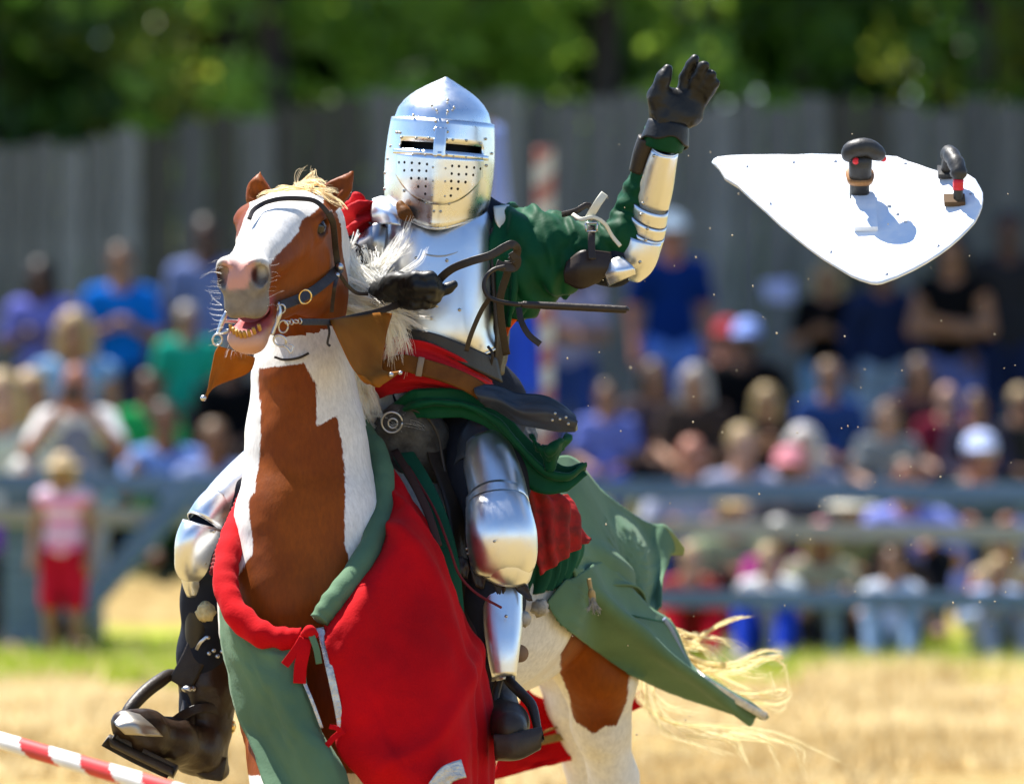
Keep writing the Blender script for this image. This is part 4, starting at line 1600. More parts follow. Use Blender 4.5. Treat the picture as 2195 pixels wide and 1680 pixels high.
    col = _mixcol(nt, at("mouthin"), col, (0.35, 0.085, 0.085))
    col = _mixcol(nt, at("nostril"), col, (0.06, 0.018, 0.015))
    col = _mixcol(nt, at("eyedark"), col, (0.035, 0.02, 0.014))
    nt.links.new(col, b.inputs["Base Color"])
    bp = nt.nodes.new("ShaderNodeBump")
    bp.inputs["Strength"].default_value = 0.25
    bp.inputs["Distance"].default_value = 0.002
    nt.links.new(hz.outputs[0], bp.inputs["Height"])
    nt.links.new(bp.outputs[0], b.inputs["Normal"])
    put("body", V, F, m, root, attrs={"brown": brown, "snout": snout, "pink": pink, "lowlip": lowlip, "mouthin": mouth, "nostril": inno, "eyedark": eyed})
    # eyes
    eye = mat("horse_eye", (0.02, 0.012, 0.01), 0.08, coat=0.2)
    for s in (1, -1):
        small("eye", H(.182, .081 * s, .006), 0.0235, eye, root)
    # teeth and tongue
    tooth = mat("old_teeth", (0.55, 0.32, 0.07), 0.35, col2=(0.38, 0.19, 0.03), nscale=80)
    for k in range(8):
        a = (k - 3.5) / 3.5
        p0 = H(.512 - .024 * a * a, .033 * a - .014, -.138 + .008 * a * a)
        V, F = tube_geo(np.array([p0 - HU * .006, p0 + HU * .004 + HF * .003, p0 + HU * .0095 + HF * .005]), np.array([.0044, .0047, .0040]), 7)
        put("tooth", V, F, tooth, root)
    tg = Body(H(.30, 0, -.13) - .15, H(.50, 0, -.10) + .15, .004)
    tg.ell(H(.432, -.006, -.108), (.088, .030, .019), R, .01)
    tg.ell(H(.45, -.016, -.104), (.05, .016, .012), R, .01)
    tg.cap(H(.40, -.010, -.090), H(.52, -.012, -.096), .003, .003, .006, True)
    V, F = tg.mesh(1)
    put("tongue", V, F, mat("tongue_pink", (0.62, 0.23, 0.24), 0.35), root)
    # hair
    flax = mat("flaxen_hair", (0.80, 0.66, 0.42), 0.4, col2=(0.70, 0.50, 0.26), nscale=30, transl=0.5)
    gold = mat("golden_tail_hair", (0.84, 0.70, 0.42), 0.4, col2=(0.62, 0.40, 0.14), nscale=30, transl=0.55)
    white_h = mat("white_hair", (0.90, 0.88, 0.80), 0.4, col2=(0.85, 0.80, 0.66), nscale=30, transl=0.5)
    strands([
        ([(660, 415, -.3), (620, 412, -.37), (575, 428, -.40), (540, 455, -.39)], 60, 6, 8, .0011, 5),
        ([(672, 412, -.3), (620, 402, -.34), (580, 415, -.37), (548, 440, -.37)], 50, 6, 8, .0011, 5),
        ([(700, 412, -.28), (672, 398, -.33), (640, 400, -.36), (602, 412, -.38)], 45, 6, 9, .0011, 6),
        ([(640, 418, -.3), (680, 412, -.36), (715, 428, -.38), (745, 448, -.36)], 60, 6, 8, .0011, 4),
        ([(650, 412, -.27), (668, 392, -.28), (690, 384, -.28), (702, 390, -.28)], 28, 9, 10, .0009, 7),
        ([(640, 415, -.27), (650, 398, -.27), (666, 384, -.27), (700, 376, -.27)], 14, 9, 12, .0007, 9),
        ([(648, 420, -.3), (622, 430, -.385), (600, 440, -.42)], 40, 8, 9, .0011, 4),
    ], flax, "forelock", root, 3)
    mane = [
        ([(722, 560, -.12), (760, 610, -.16), (800, 652, -.2), (860, 668, -.22)], 330, 22, 20, .0018, 10),
        ([(722, 600, -.12), (770, 640, -.18), (815, 660, -.2), (862, 690, -.2)], 330, 22, 18, .0018, 10),
        ([(715, 640, -.12), (760, 652, -.2), (812, 672, -.22), (845, 740, -.2), (838, 800, -.18)], 210, 18, 16, .0016, 9),
        ([(724, 540, -.10), (768, 585, -.12), (826, 560, -.14), (862, 525, -.16), (868, 478, -.15)], 100, 16, 9, .0014, 7),
        ([(726, 570, -.10), (790, 600, -.14), (830, 566, -.16), (862, 540, -.18)], 100, 14, 16, .0014, 7),
        ([(730, 600, -.10), (800, 640, -.16), (856, 600, -.2), (880, 575, -.22)], 90, 14, 16, .0012, 7),
        ([(760, 640, -.16), (830, 655, -.24), (890, 664, -.27), (925, 672, -.27)], 46, 12, 14, .0009, 8),
        ([(800, 655, -.2), (850, 690, -.22), (858, 745, -.2), (838, 790, -.18)], 40, 10, 8, .0010, 5),
        ([(745, 520, -.1), (738, 540, -.14), (742, 580, -.16)], 60, 14, 12, .0012, 4),
        ([(745, 740, -.12), (762, 800, -.16), (778, 860, -.14), (800, 930, -.1)], 200, 14, 12, .0018, 6),
        ([(740, 700, -.12), (758, 760, -.18), (770, 830, -.16), (790, 900, -.12)], 200, 14, 12, .0018, 6),
        ([(770, 830, -.1), (795, 900, -.08), (822, 940, -.1), (846, 965, -.1)], 60, 10, 14, .0010, 6),
        ([(775, 880, -.08), (815, 880, -.12), (850, 905, -.14), (885, 900, -.14)], 18, 10, 16, .0007, 12),
        ([(785, 910, -.08), (820, 935, -.12), (870, 930, -.14), (905, 955, -.12)], 14, 10, 18, .0007, 12),
    ]
    strands(mane, white_h, "mane", root, 5)
    tail = [
        ([(1400, 1330, .95), (1470, 1400, .95), (1560, 1425, .95), (1640, 1395, .95), (1676, 1408, .95), (1650, 1424, .95), (1560, 1436, .95)], 44, 14, 8, .0011, 7),
        ([(1400, 1340, .95), (1480, 1440, .95), (1570, 1450, .95), (1640, 1452, .95)], 44, 22, 24, .0011, 11),
        ([(1400, 1320, .95), (1465, 1385, .95), (1520, 1350, .95), (1580, 1325, .95), (1648, 1322, .95)], 34, 9, 5, .0009, 4),
        ([(1400, 1330, .95), (1452, 1400, .93), (1450, 1370, .92), (1478, 1362, .92), (1500, 1365, .92)], 26, 8, 5, .0010, 5),
        ([(1420, 1380, .95), (1540, 1470, .95), (1640, 1480, .95), (1682, 1470, .95), (1676, 1430, .95)], 40, 14, 10, .0009, 8),
        ([(1430, 1400, .95), (1560, 1470, .95), (1650, 1510, .95), (1684, 1490, .95), (1680, 1440, .95)], 40, 10, 8, .0009, 6),
        ([(1440, 1370, .95), (1490, 1380, .93), (1540, 1395, .93), (1600, 1405, .93)], 40, 16, 16, .0010, 10),
        ([(1380, 1420, .95), (1378, 1490, .95), (1430, 1545, .95), (1530, 1560, .95), (1640, 1572, .95), (1720, 1600, .95), (1810, 1645, .95)], 30, 12, 6, .0008, 7),
        ([(1378, 1430, .95), (1385, 1500, .95), (1440, 1560, .95), (1520, 1585, .95), (1590, 1590, .95)], 36, 18, 18, .0009, 10),
        ([(1470, 1560, .95), (1560, 1580, .95), (1585, 1610, .95), (1600, 1655, .95)], 16, 12, 8, .0008, 6),
        ([(1560, 1570, .95), (1640, 1580, .95), (1656, 1610, .95), (1664, 1640, .95)], 12, 10, 5, .0008, 6),
        ([(1640, 1580, .95), (1710, 1600, .95), (1722, 1640, .95), (1736, 1690, .95)], 10, 6, 5, .0008, 5),
    ]
    strands(tail, gold, "tail", root, 6)
    whisk = []
    rw = random.Random(5)
    for k in range(14):
        y0 = 560 + k * 13
        whisk.append(([(474 + 3 * (k > 6), y0, -.80), (458, y0 + rw.uniform(-3, 3), -.82), (430 + rw.uniform(-5, 18) if k < 5 else 443 + rw.uniform(-4, 8), y0 + rw.uniform(-6, 10), -.84)], 2, 2, 5, .00035, .8))
    for k in range(10):
        y0 = 560 + k * 11
        whisk.append(([(574, y0, -.76), (590, y0 - 3, -.78), (604 + rw.uniform(-8, 12), y0 + rw.uniform(-9, 9), -.79)], 1, 2, 3, .00035, .6))
    for k in range(8):
        whisk.append(([(490 + k * 9, 750, -.68), (488 + k * 9, 758, -.69), (486 + k * 10, 766, -.69)], 3, 4, 4, .00035, .6))
    strands(whisk, white_h, "whiskers", root, 8, n=6, kind="stuff")
    return root


horse = build_horse()

# ------------------------------------------------------------------ bridle
LTH = mat("black_leather", (0.020, 0.014, 0.010), 0.50, col2=(0.030, 0.020, 0.013), nscale=25, bump=0.3, bscale=120)
BLT = mat("brown_leather", (0.16, 0.060, 0.010), 0.55, col2=(0.10, 0.036, 0.007), nscale=14, bump=0.3, bscale=90)
GRD_L = mat("orange_brown_leather", (0.34, 0.135, 0.018), 0.6, col2=(0.24, 0.09, 0.012), nscale=10, bump=0.3, bscale=80, transl=0.35)
STL = steel("bit_steel", (0.50, 0.50, 0.51), 0.28, 0.02)
BRS = mat("brass", (0.75, 0.56, 0.25), 0.25, 1.0)


def strap(name, pts, w, mat_, parent, thick=2.2, n=None, front=None, **kw):
    """flat strap: pixel points, width in px lying across the path, facing roughly the camera"""
    P = WP(pts)
    n = n or 6 * len(pts)
    C = crs(P, n)
    T, S, Fv = frames(C, front if front is not None else (0.1, -1, 0.15))
    h, t = w / 2 * PX, thick / 2 * PX
    prof = [(-1, -1), (-.8, -1.3), (.8, -1.3), (1, -1), (1, 1), (.8, 1.3), (-.8, 1.3), (-1, 1)]
    V = np.concatenate([(C + S * h * a + Fv * t * b)[:, None] for a, b in prof], 1).reshape(-1, 3)
    m = len(prof)
    i = np.arange(n - 1)[:, None] * m
    j = np.arange(m)[None]
    k = (j + 1) % m
    F = np.stack([i + j, i + k, i + m + k, i + m + j], -1).reshape(-1, 4).tolist()
    F += [list(range(m))[::-1], [(n - 1) * m + q for q in range(m)]]
    return put(name, V, F, mat_, parent, **kw)


def ring(name, c, r, tr, mat_, parent, sy=1.0, Y=0.0, rot=0.0, tilt=0.3):
    a = np.linspace(0, 2 * np.pi, 29)
    pts = [(c[0] + r * math.cos(t) * math.cos(rot) - r * sy * math.sin(t) * math.sin(rot),
            c[1] + r * math.cos(t) * math.sin(rot) + r * sy * math.sin(t) * math.cos(rot), Y + tilt * r * PX * math.sin(t)) for t in a]
    V, F = tube_geo(WP(pts), tr * PX, 8, front=(0.3, -1, 0.2))
    return put(name, V, F, mat_, parent)


def build_bridle():
    root = thing("bridle", "dark leather bridle with steel curb bit and broad leather rein guards on the horse's head", "bridle", tuple(W(640, 600, -0.4)))
    strap("browband", hugged([(534, 470, -.36), (542, 452, -.415), (558, 440, -.42), (576, 432, -.435), (606, 426, -.44), (645, 426, -.44), (672, 430, -.43), (690, 442, -.40), (704, 460, -.38), (712, 478, -.36)], .008), 10, LTH, root)
    strap("cheek_strap", hugged([(704, 455, -.36), (714, 480, -.36), (719, 530, -.36), (725, 575, -.38)], .010, True), 13, LTH, root)
    strap("cheek_strap", [(727, 580, -.38), (718, 610, -.46), (714, 640, -.44), (711, 668, -.38)], 8, LTH, root)
    nb = strap("noseband", hugged([(602, 655, -.66), (630, 645, -.62), (665, 628, -.55), (700, 602, -.47), (728, 575, -.385)], .007, True), 21, BLT if False else LTH, root)
    ring("buckle", (654, 636), 13, 2.0, BRS, nb, 1.15, -.615, 0.3)
    small("stud", W(728, 572, -.41), 0.009, STL, root)
    small("stud", W(722, 590, -.42), 0.007, STL, root)
    strap("throat_strap", [(729, 590, -.38), (745, 612, -.36), (765, 628, -.34), (788, 630, -.3)], 8, LTH, root)
    # curb bit, near side
    bit = ptube("bit_shank", [(596, 648, -.69, 3), (600, 662, -.69, 4), (598, 675, -.69, 6), (594, 690, -.69, 4.5), (588, 704, -.69, 4.2), (583, 718, -.69, 4.5)], STL, root, n=20)
    ring("bit_ring", (600, 730), 14, 2.2, STL, root, .8, -.69, .5)
    ring("bit_ring", (603, 662), 8, 1.8, STL, root, 1.2, -.69, 0.2)
    ring("bit_ring", (607, 700), 10, 1.9, STL, root, 1.3, -.685, 0.1)
    for k in range(4):
        ring("chain_link", (616 + 9 * k, 691 - 1 * k), 5.5, 1.6, STL, root, .6, -.675 + .01 * k, .2 + 1.2 * (k % 2))
    ptube("curb_hook", [(608, 740, -.69, 2), (618, 748, -.69, 2), (624, 756, -.69, 1.8), (628, 742, -.69, 1.6), (618, 738, -.69, 1.6)], STL, root, n=18)
    ptube("mouthpiece", [(594, 684, -.66, 4), (560, 690, -.64, 4.5), (520, 690, -.63, 4.5), (480, 688, -.66, 4)], STL, root, n=16)
    # far side
    ptube("bit_shank", [(486, 668, -.69, 3.5), (479, 684, -.69, 5.5), (472, 702, -.69, 5), (467, 718, -.69, 4.5)], STL, root, n=14)
    ring("bit_ring", (466, 728), 10, 2.2, STL, root, 1.25, -.69, 0.15)
    ptube("curb_bar", [(468, 716, -.69, 3), (480, 712, -.69, 5), (492, 708, -.69, 4)], STL, root, n=10)
    strap("chin_strap", hugged([(588, 765, -.46), (610, 771, -.48), (640, 767, -.47), (662, 757, -.43)], .004), 5, LTH, root)
    # reins, near side, running up to the right hand
    r = strap("rein", [(645, 690, -.645), (680, 690, -.58), (715, 690, -.48), (760, 680, -.40), (810, 668, -.33), (862, 650, -.28)], 14, LTH, root)
    strap("rein_tie", [(702, 692, -.50), (706, 712, -.505), (702, 735, -.505), (708, 742, -.505)], 5, LTH, root)
    cloth("rein_guard", [[(706, 690, -.50), (760, 676, -.42), (812, 668, -.34), (842, 672, -.30)],
                         [(716, 706, -.52), (758, 712, -.47), (800, 716, -.40), (826, 726, -.36)],
                         [(740, 752, -.53), (764, 766, -.50), (792, 776, -.46), (816, 784, -.43)],
                         [(768, 796, -.52), (782, 812, -.51), (800, 806, -.50), (830, 800, -.48)],
                         [(800, 829, -.50), (812, 832, -.50), (826, 820, -.50), (862, 797, -.48)]], GRD_L, root, 26, 20, .003, amp=.006, freq=(2, 2), seed=4)
    small("stud", W(838, 803, -.50), 0.006, STL, root)
    small("stud", W(858, 799, -.50), 0.005, STL, root)
    cloth("rein_guard", [[(470, 742, -.62), (505, 752, -.58), (548, 766, -.5)],
                         [(464, 760, -.62), (500, 774, -.58), (545, 786, -.5)],
                         [(455, 800, -.62), (474, 806, -.60), (530, 803, -.5)],
                         [(444, 838, -.62), (452, 834, -.62), (466, 828, -.6)],
                         [(436, 854, -.62), (439, 855, -.62), (443, 850, -.62)]], GRD_L, root, 26, 20, .003, amp=.005, freq=(2, 2), seed=6)
    small("stud", W(436, 853, -.63), 0.007, STL, root)
    # loose looped rein ends by the rider's arm
    ring("rein_loop", (757, 538), 19, 2.2, LTH, root, .8, -.12, .2)
    ring("rein_loop", (784, 548), 17, 2.2, LTH, root, .9, -.12, .4)
    # the rein end whipping through the air in front of the breastplate
    strap("rein", [(930, 628, -.29), (942, 600, -.31), (970, 576, -.33), (1010, 560, -.35), (1050, 548, -.36), (1082, 530, -.36), (1098, 524, -.36), (1108, 532, -.35), (1106, 548, -.34), (1094, 560, -.34)], 17, LTH, root, 3)
    strap("rein", [(1098, 540, -.345), (1107, 556, -.34), (1102, 572, -.335), (1080, 572, -.34), (1064, 566, -.345)], 20, LTH, root, 3)
    ptube("rein", [(1082, 572, -.35, 5.5), (1058, 578, -.36, 4.5), (1042, 594, -.365, 4.5), (1038, 616, -.37, 5), (1048, 636, -.375, 5), (1070, 646, -.38, 5), (1104, 652, -.38, 5), (1122, 652, -.38, 4)], LTH, root, n=40)
    ptube("rein", [(1120, 652, -.38, 5), (1130, 653, -.38, 7.5), (1230, 658, -.38, 8), (1330, 663, -.38, 8), (1343, 664, -.38, 7)], LTH, root, n=30, seg=10)
    strap("rein", [(1052, 636, -.36), (1034, 662, -.34), (1018, 696, -.33), (1006, 728, -.32), (1000, 752, -.31)], 10, LTH, root, 3)
    strap("strap_end", [(1112, 660, -.2), (1118, 690, -.22), (1134, 718, -.23), (1158, 738, -.23)], 13, LTH, root, 3)
    strap("strap_end", [(1090, 560, -.32), (1086, 590, -.3), (1072, 640, -.28), (1076, 700, -.24), (1086, 760, -.2)], 16, LTH, root, 3)


build_bridle()

# ------------------------------------------------------------------ saddle with stirrups
def build_saddle():
    root = thing("saddle", "dark leather saddle with fur covered pommel and wooden stirrups under the knight", "saddle", tuple(W(940, 980, 0.05)))
    B = Body(W(760, 820, 0) * [1, 0, 1] + [0, -.3, -.45], W(1180, 820, 0) * [1, 0, 1] + [0, .6, .1], .009)
    B.pchain([(838, 925, -.10, 40), (872, 905, -.10, 42), (905, 940, -.08, 40), (922, 1010, -.06, 26)], .04)
    B.pchain([(880, 960, .0, 90), (980, 985, .15, 100), (1060, 960, .35, 90)], .06)
    B.pchain([(1010, 930, .42, 60), (1090, 930, .42, 60)], .05)
    V, F = B.mesh(2)
    V = V + (vnoise(V * 55, 3) * .004)[:, None]
    fur = mat("dark_saddle_fur", (0.045, 0.042, 0.04), 0.6, col2=(0.10, 0.095, 0.085), nscale=35, bump=.6, bscale=140, sheen=.4)
    put("seat", V, F, fur, root)
    ring("concho", (840, 905), 22, 2.6, STL, root, 1.0, -.155, 0)
    ring("concho", (842, 907), 10, 2.0, STL, root, 1.0, -.16, 0)
    strap("edge_welt", [(868, 872, -.15), (910, 890, -.15), (938, 930, -.14), (950, 990, -.14), (965, 1060, -.16)], 6, LTH, root, 4)
    # flaps and leathers, left side (right in the photograph)
    cloth("saddle_flap", [[(905, 940, -.10), (960, 950, -.08), (1010, 960, -.02)], [(950, 1060, -.20), (1000, 1060, -.15), (1040, 1060, -.1)],
                          [(975, 1180, -.24), (1010, 1180, -.2), (1045, 1180, -.15)], [(985, 1300, -.24), (1015, 1310, -.2), (1045, 1300, -.15)]], LTH, root, 30, 14, .005, amp=.006, seed=2)
    strap("stirrup_leather", [(965, 1250, -.26), (985, 1340, -.28), (1020, 1400, -.30), (1060, 1440, -.30)], 34, LTH, root, 5)

    def stirrup(pts_arch, tread, Yt, name="stirrup"):
        s = ptube(name, pts_arch, LTH, root, n=28, seg=10)
        cloth("tread", tread, mat("stirrup_wood", (0.05, 0.038, 0.028), .5, col2=(0.03, 0.022, 0.016), nscale=20, bump=.4, bscale=60), s, 10, 16, .03)
        return s
    stirrup([(1062, 1580, -.40, 11), (1058, 1540, -.36, 9), (1064, 1480, -.33, 9), (1078, 1440, -.32, 9), (1094, 1462, -.34, 11), (1122, 1490, -.37, 11), (1140, 1512, -.40, 11), (1150, 1550, -.42, 9), (1156, 1590, -.43, 9)],
            [[(1058, 1572, -.52), (1110, 1566, -.54), (1160, 1556, -.54)], [(1058, 1580, -.55), (1110, 1574, -.57), (1162, 1562, -.57)], [(1060, 1618, -.545), (1110, 1622, -.57), (1160, 1600, -.57)], [(1062, 1630, -.5), (1112, 1628, -.52), (1158, 1606, -.52)]], -.5)
    stirrup([(262, 1545, -.20, 10), (280, 1516, -.18, 14), (312, 1482, -.14, 15), (344, 1458, -.10, 15), (366, 1446, -.06, 13), (388, 1456, -.04, 12), (404, 1500, -.04, 14), (398, 1560, -.08, 20), (384, 1620, -.14, 22)],
            [[(236, 1572, -.24), (300, 1606, -.22), (372, 1640, -.2)], [(232, 1578, -.27), (298, 1614, -.25), (370, 1648, -.23)], [(236, 1598, -.27), (300, 1630, -.25), (370, 1664, -.23)], [(242, 1602, -.2), (302, 1634, -.18), (372, 1668, -.16)]], -.2)
    strap("stirrup_leather", [(440, 1330, -.05), (424, 1390, -.07), (400, 1440, -.08), (384, 1468, -.08)], 52, LTH, root, 6)
    strap("stirrup_leather", [(420, 1262, -.02), (416, 1330, -.02), (412, 1410, -.03)], 16, LTH, root, 5)


build_saddle()


# ------------------------------------------------------------------ caparison (horse cloth)
REDC = mat("red_cloth", (0.52, 0.002, 0.006), 0.9, col2=(0.36, 0.002, 0.005), nscale=4, bump=.25, bscale=160, sheen=.25)
GRC = mat("sage_green_cloth", (0.10, 0.18, 0.10), 0.8, col2=(0.07, 0.13, 0.075), nscale=3.5, bump=.2, bscale=160, sheen=.35)
GRD = mat("dark_green_cloth", (0.012, 0.085, 0.045), 0.75, col2=(0.008, 0.06, 0.03), nscale=6, bump=.2, bscale=150, sheen=.2)
SLV = mat("silver_brocade", (0.55, 0.54, 0.50), 0.35, 0.6, col2=(0.38, 0.37, 0.36), nscale=60, bump=.8, bscale=120)
MAR = mat("maroon_rope", (0.16, 0.022, 0.022), 0.7, bump=.4, bscale=90)


def build_caparison():
    root = thing("caparison", "red and green horse cloth with padded collar roll, silver trim and tassels", "horse cloth", tuple(W(900, 1250, 0)))

    def roll(name, pts, m, seed):
        P = WP(pts)
        R = np.array([p[3] for p in pts]) * PX
        C = crs(np.concatenate([P, R[:, None]], 1), 90)
        t = np.linspace(0, 1, 90)
        r = C[:, 3] * (1 + .035 * np.sin(t * 75 + 2 * np.sin(t * 13)) + .03 * vnoise(np.stack([t * 30, t * 0, t * 0], 1), seed))
        V, F = tube_geo(C[:, :3], r, 18)
        V = V + (vnoise(V * 38, seed) * .0035)[:, None]
        return put(name, V, F, m, root)
    roll("collar_roll", [(752, 860, -.02, 16), (771, 907, -.10, 20), (800, 955, -.18, 23), (817, 1000, -.24, 24), (820, 1079, -.34, 25), (797, 1165, -.46, 25), (752, 1240, -.55, 25), (712, 1290, -.60, 24), (684, 1330, -.62, 21)], GRC, 2)
    roll("collar_roll", [(560, 1010, -.12, 20), (536, 1060, -.22, 22), (512, 1120, -.34, 26), (492, 1180, -.44, 27), (484, 1245, -.52, 27), (500, 1305, -.58, 27), (545, 1350, -.62, 27), (600, 1368, -.64, 24), (645, 1366, -.65, 18)], REDC, 4)
    # twisted maroon rope along the red roll
    for k in range(2):
        base = crs(WP([(530, 1040, -.12), (510, 1080, -.2), (488, 1130, -.3), (468, 1185, -.4), (458, 1228, -.46)]), 120)
        a = np.linspace(0, 60, 120) + k * math.pi
        T, S, Fv = frames(base)
        P = base + (S * np.cos(a)[:, None] + Fv * np.sin(a)[:, None]) * 4.5 * PX
        V, F = tube_geo(P, 6 * PX, 6)
        put("rope_strand", V, F, MAR, root)
    # near side front panel, red
    fold = lambda u, v: .022 * np.sin(v * 11 + u * 2.2) * (0.3 + .7 * u) + .018 * np.sin(v * 5 - u * 6) * u + .012 * np.exp(-((v - .62 - .2 * u) / .04) ** 2) + .012 * np.exp(-((v - .82 - .1 * u) / .035) ** 2) + .016 * np.exp(-((u - .86 + .25 * v) / .04) ** 2) * np.clip(v * 2, 0, 1)
    cloth("red_panel", [
        [(692, 1325, -.61), (748, 1258, -.56), (806, 1165, -.46), (834, 1080, -.36), (842, 985, -.22)],
        [(697, 1380, -.66), (770, 1300, -.63), (836, 1200, -.54), (876, 1110, -.44), (896, 1060, -.30)],
        [(709, 1440, -.66), (790, 1390, -.66), (870, 1300, -.58), (926, 1200, -.48), (936, 1150, -.30)],
        [(730, 1540, -.66), (800, 1490, -.70), (900, 1420, -.66), (972, 1330, -.54), (990, 1300, -.36)],
        [(738, 1600, -.66), (820, 1570, -.72), (920, 1540, -.70), (1012, 1450, -.58), (1038, 1430, -.40)],
        [(800, 1655, -.66), (850, 1640, -.74), (940, 1640, -.72), (1040, 1580, -.60), (1060, 1560, -.44)],
        [(850, 1712, -.66), (890, 1706, -.72), (950, 1712, -.72), (1042, 1700, -.62), (1064, 1690, -.48)],
    ], REDC, root, 70, 70, .005, amp=.012, freq=(3, 3), seed=3, folds=fold, hug=.014)
    # far front panel, green
    cloth("green_panel", [
        [(466, 1262, -.42), (492, 1320, -.56), (545, 1372, -.61), (610, 1388, -.64), (652, 1374, -.65)],
        [(471, 1330, -.44), (505, 1380, -.58), (560, 1410, -.63), (620, 1420, -.66), (655, 1430, -.66)],
        [(478, 1400, -.46), (520, 1440, -.60), (570, 1460, -.66), (626, 1470, -.68), (664, 1490, -.67)],
        [(502, 1500, -.50), (550, 1520, -.62), (600, 1540, -.68), (650, 1550, -.70), (692, 1562, -.68)],
        [(540, 1600, -.54), (590, 1610, -.66), (640, 1620, -.71), (700, 1620, -.72), (736, 1630, -.70)],
        [(576, 1712, -.58), (630, 1716, -.68), (680, 1716, -.73), (730, 1716, -.74), (760, 1712, -.72)],
    ], GRC, root, 50, 40, .005, amp=.010, freq=(3, 3), seed=7, hug=.014, folds=lambda u, v: .012 * np.sin(v * 8 + u * 3) * u)
    # silver trims
    strap("silver_trim", [(686, 1345, -.635), (696, 1385, -.655), (708, 1440, -.675), (722, 1505, -.68), (734, 1572, -.68)], 15, SLV, root, 3)
    strap("silver_trim", [(736, 1578, -.68), (768, 1610, -.685), (800, 1645, -.69), (845, 1700, -.69)], 22, SLV, root, 3)
    strap("silver_trim", [(652, 1462, -.68), (668, 1500, -.69), (690, 1560, -.69)], 7, SLV, root, 3)
    strap("silver_trim", [(935, 1690, -.77), (956, 1662, -.77), (974, 1652, -.77), (994, 1646, -.765)], 38, SLV, root, 3)
    # ties
    B = Body(W(590, 1330, -.7) * [1, 0, 0] + [0, -.76, W(0, 1460, -.66)[2]], W(730, 1330, -.7) * [1, 0, 0] + [0, -.58, W(0, 1330, -.66)[2]], .004)
    B.pchain([(652, 1360, -.67, 9), (664, 1352, -.68, 11), (676, 1360, -.67, 8)], .01)
    V, F = B.mesh(1)
    put("tie_knot", V, F, REDC, root)
    strap("tie", [(650, 1366, -.68), (636, 1390, -.69), (620, 1412, -.69), (610, 1425, -.69)], 18, REDC, root, 3)
    strap("tie", [(656, 1368, -.68), (650, 1400, -.69), (644, 1430, -.69), (642, 1464, -.69)], 26, REDC, root, 3)
    strap("tie", [(668, 1362, -.685), (678, 1390, -.69), (684, 1422, -.69)], 13, GRC, root, 3)
    strap("tie", [(738, 1566, -.70), (718, 1578, -.71), (698, 1600, -.71)], 12, REDC, root, 3)
    strap("tie", [(736, 1570, -.70), (722, 1560, -.71), (706, 1556, -.71)], 10, REDC, root, 3)
    # saddle cloth strips seen beside the red panel
    strap("saddle_cloth", [(862, 970, -.12), (905, 1040, -.22), (940, 1120, -.30), (962, 1210, -.34), (974, 1330, -.36)], 44, GRD, root, 6)
    strap("saddle_cloth", [(846, 966, -.15), (885, 1030, -.26), (918, 1100, -.35), (940, 1170, -.40)], 16, mat("dark_brown_band", (0.05, 0.025, 0.02), .6, bump=.4, bscale=60), root, 5)
    strap("piping", [(876, 1000, -.17), (930, 1090, -.30), (962, 1170, -.36), (984, 1230, -.38), (1020, 1270, -.40), (1075, 1302, -.42)], 5, MAR, root, 4)
    # rear cloth, sage green, thrown back by the wind
    cloth("rear_drape", [
        [(1180, 980, .30), (1225, 985, .42), (1290, 1042, .62), (1388, 1115, .95), (1426, 1131, 1.02), (1470, 1178, 1.05)],
        [(1180, 1020, .22), (1230, 1050, .34), (1300, 1110, .56), (1372, 1170, .86), (1404, 1180, .94), (1436, 1190, 1.00)],
        [(1185, 1080, .16), (1240, 1120, .26), (1310, 1190, .50), (1362, 1220, .76), (1392, 1228, .86), (1416, 1226, .92)],
        [(1200, 1150, .14), (1250, 1180, .20), (1320, 1250, .42), (1372, 1282, .66), (1398, 1276, .76), (1408, 1262, .82)],
        [(1220, 1220, .14), (1262, 1226, .16), (1326, 1262, .36), (1376, 1292, .56), (1404, 1306, .66), (1414, 1300, .72)],
    ], GRC, root, 50, 60, .005, amp=.003, freq=(2, 3), seed=12, hug=.016, wr=.25, folds=lambda u, v: .030 * np.sin(v * 10 - u * 3.5) * (.35 + .65 * u) + .02 * np.exp(-((u - .62 + .3 * (v - .4)) / .10) ** 2) * np.exp(-((v - .45) / .3) ** 2))
    cloth("drape_corner", [[(1424, 1128, 1.0), (1446, 1146, 1.02), (1468, 1174, 1.03)], [(1422, 1160, 1.01), (1445, 1172, 1.02), (1467, 1184, 1.03)], [(1428, 1189, 1.0), (1446, 1190, 1.02), (1464, 1190, 1.03)]],
          mat("yellow_green_lining", (0.30, 0.33, 0.12), .75, transl=.3), root, 12, 12, .004)
    cloth("lower_drape", [
        [(1172, 1292, .30), (1196, 1262, .16), (1222, 1240, .10), (1262, 1212, .16), (1300, 1200, .30)],
        [(1200, 1330, .36), (1228, 1298, .20), (1258, 1270, .14), (1300, 1262, .22), (1340, 1240, .40)],
        [(1258, 1374, .46), (1278, 1340, .28), (1304, 1306, .22), (1352, 1308, .32), (1392, 1300, .52)],
        [(1333, 1424, .58), (1348, 1392, .40), (1372, 1352, .34), (1410, 1352, .44), (1438, 1338, .62)],
        [(1400, 1462, .68), (1418, 1432, .52), (1444, 1412, .46), (1472, 1414, .56), (1482, 1432, .72)],
        [(1462, 1492, .76), (1490, 1474, .64), (1520, 1462, .60), (1542, 1470, .68), (1556, 1484, .78)],
        [(1530, 1522, .82), (1552, 1516, .74), (1578, 1508, .72), (1602, 1510, .76), (1612, 1516, .82)],
        [(1592, 1550, .86), (1604, 1550, .83), (1620, 1546, .82), (1636, 1542, .83), (1646, 1534, .86)],
    ], GRC, root, 70, 40, .005, amp=.003, freq=(4, 2), seed=16, hug=.02, wr=.3, folds=lambda u, v: .010 * np.sin(v * 12 + u * 4))
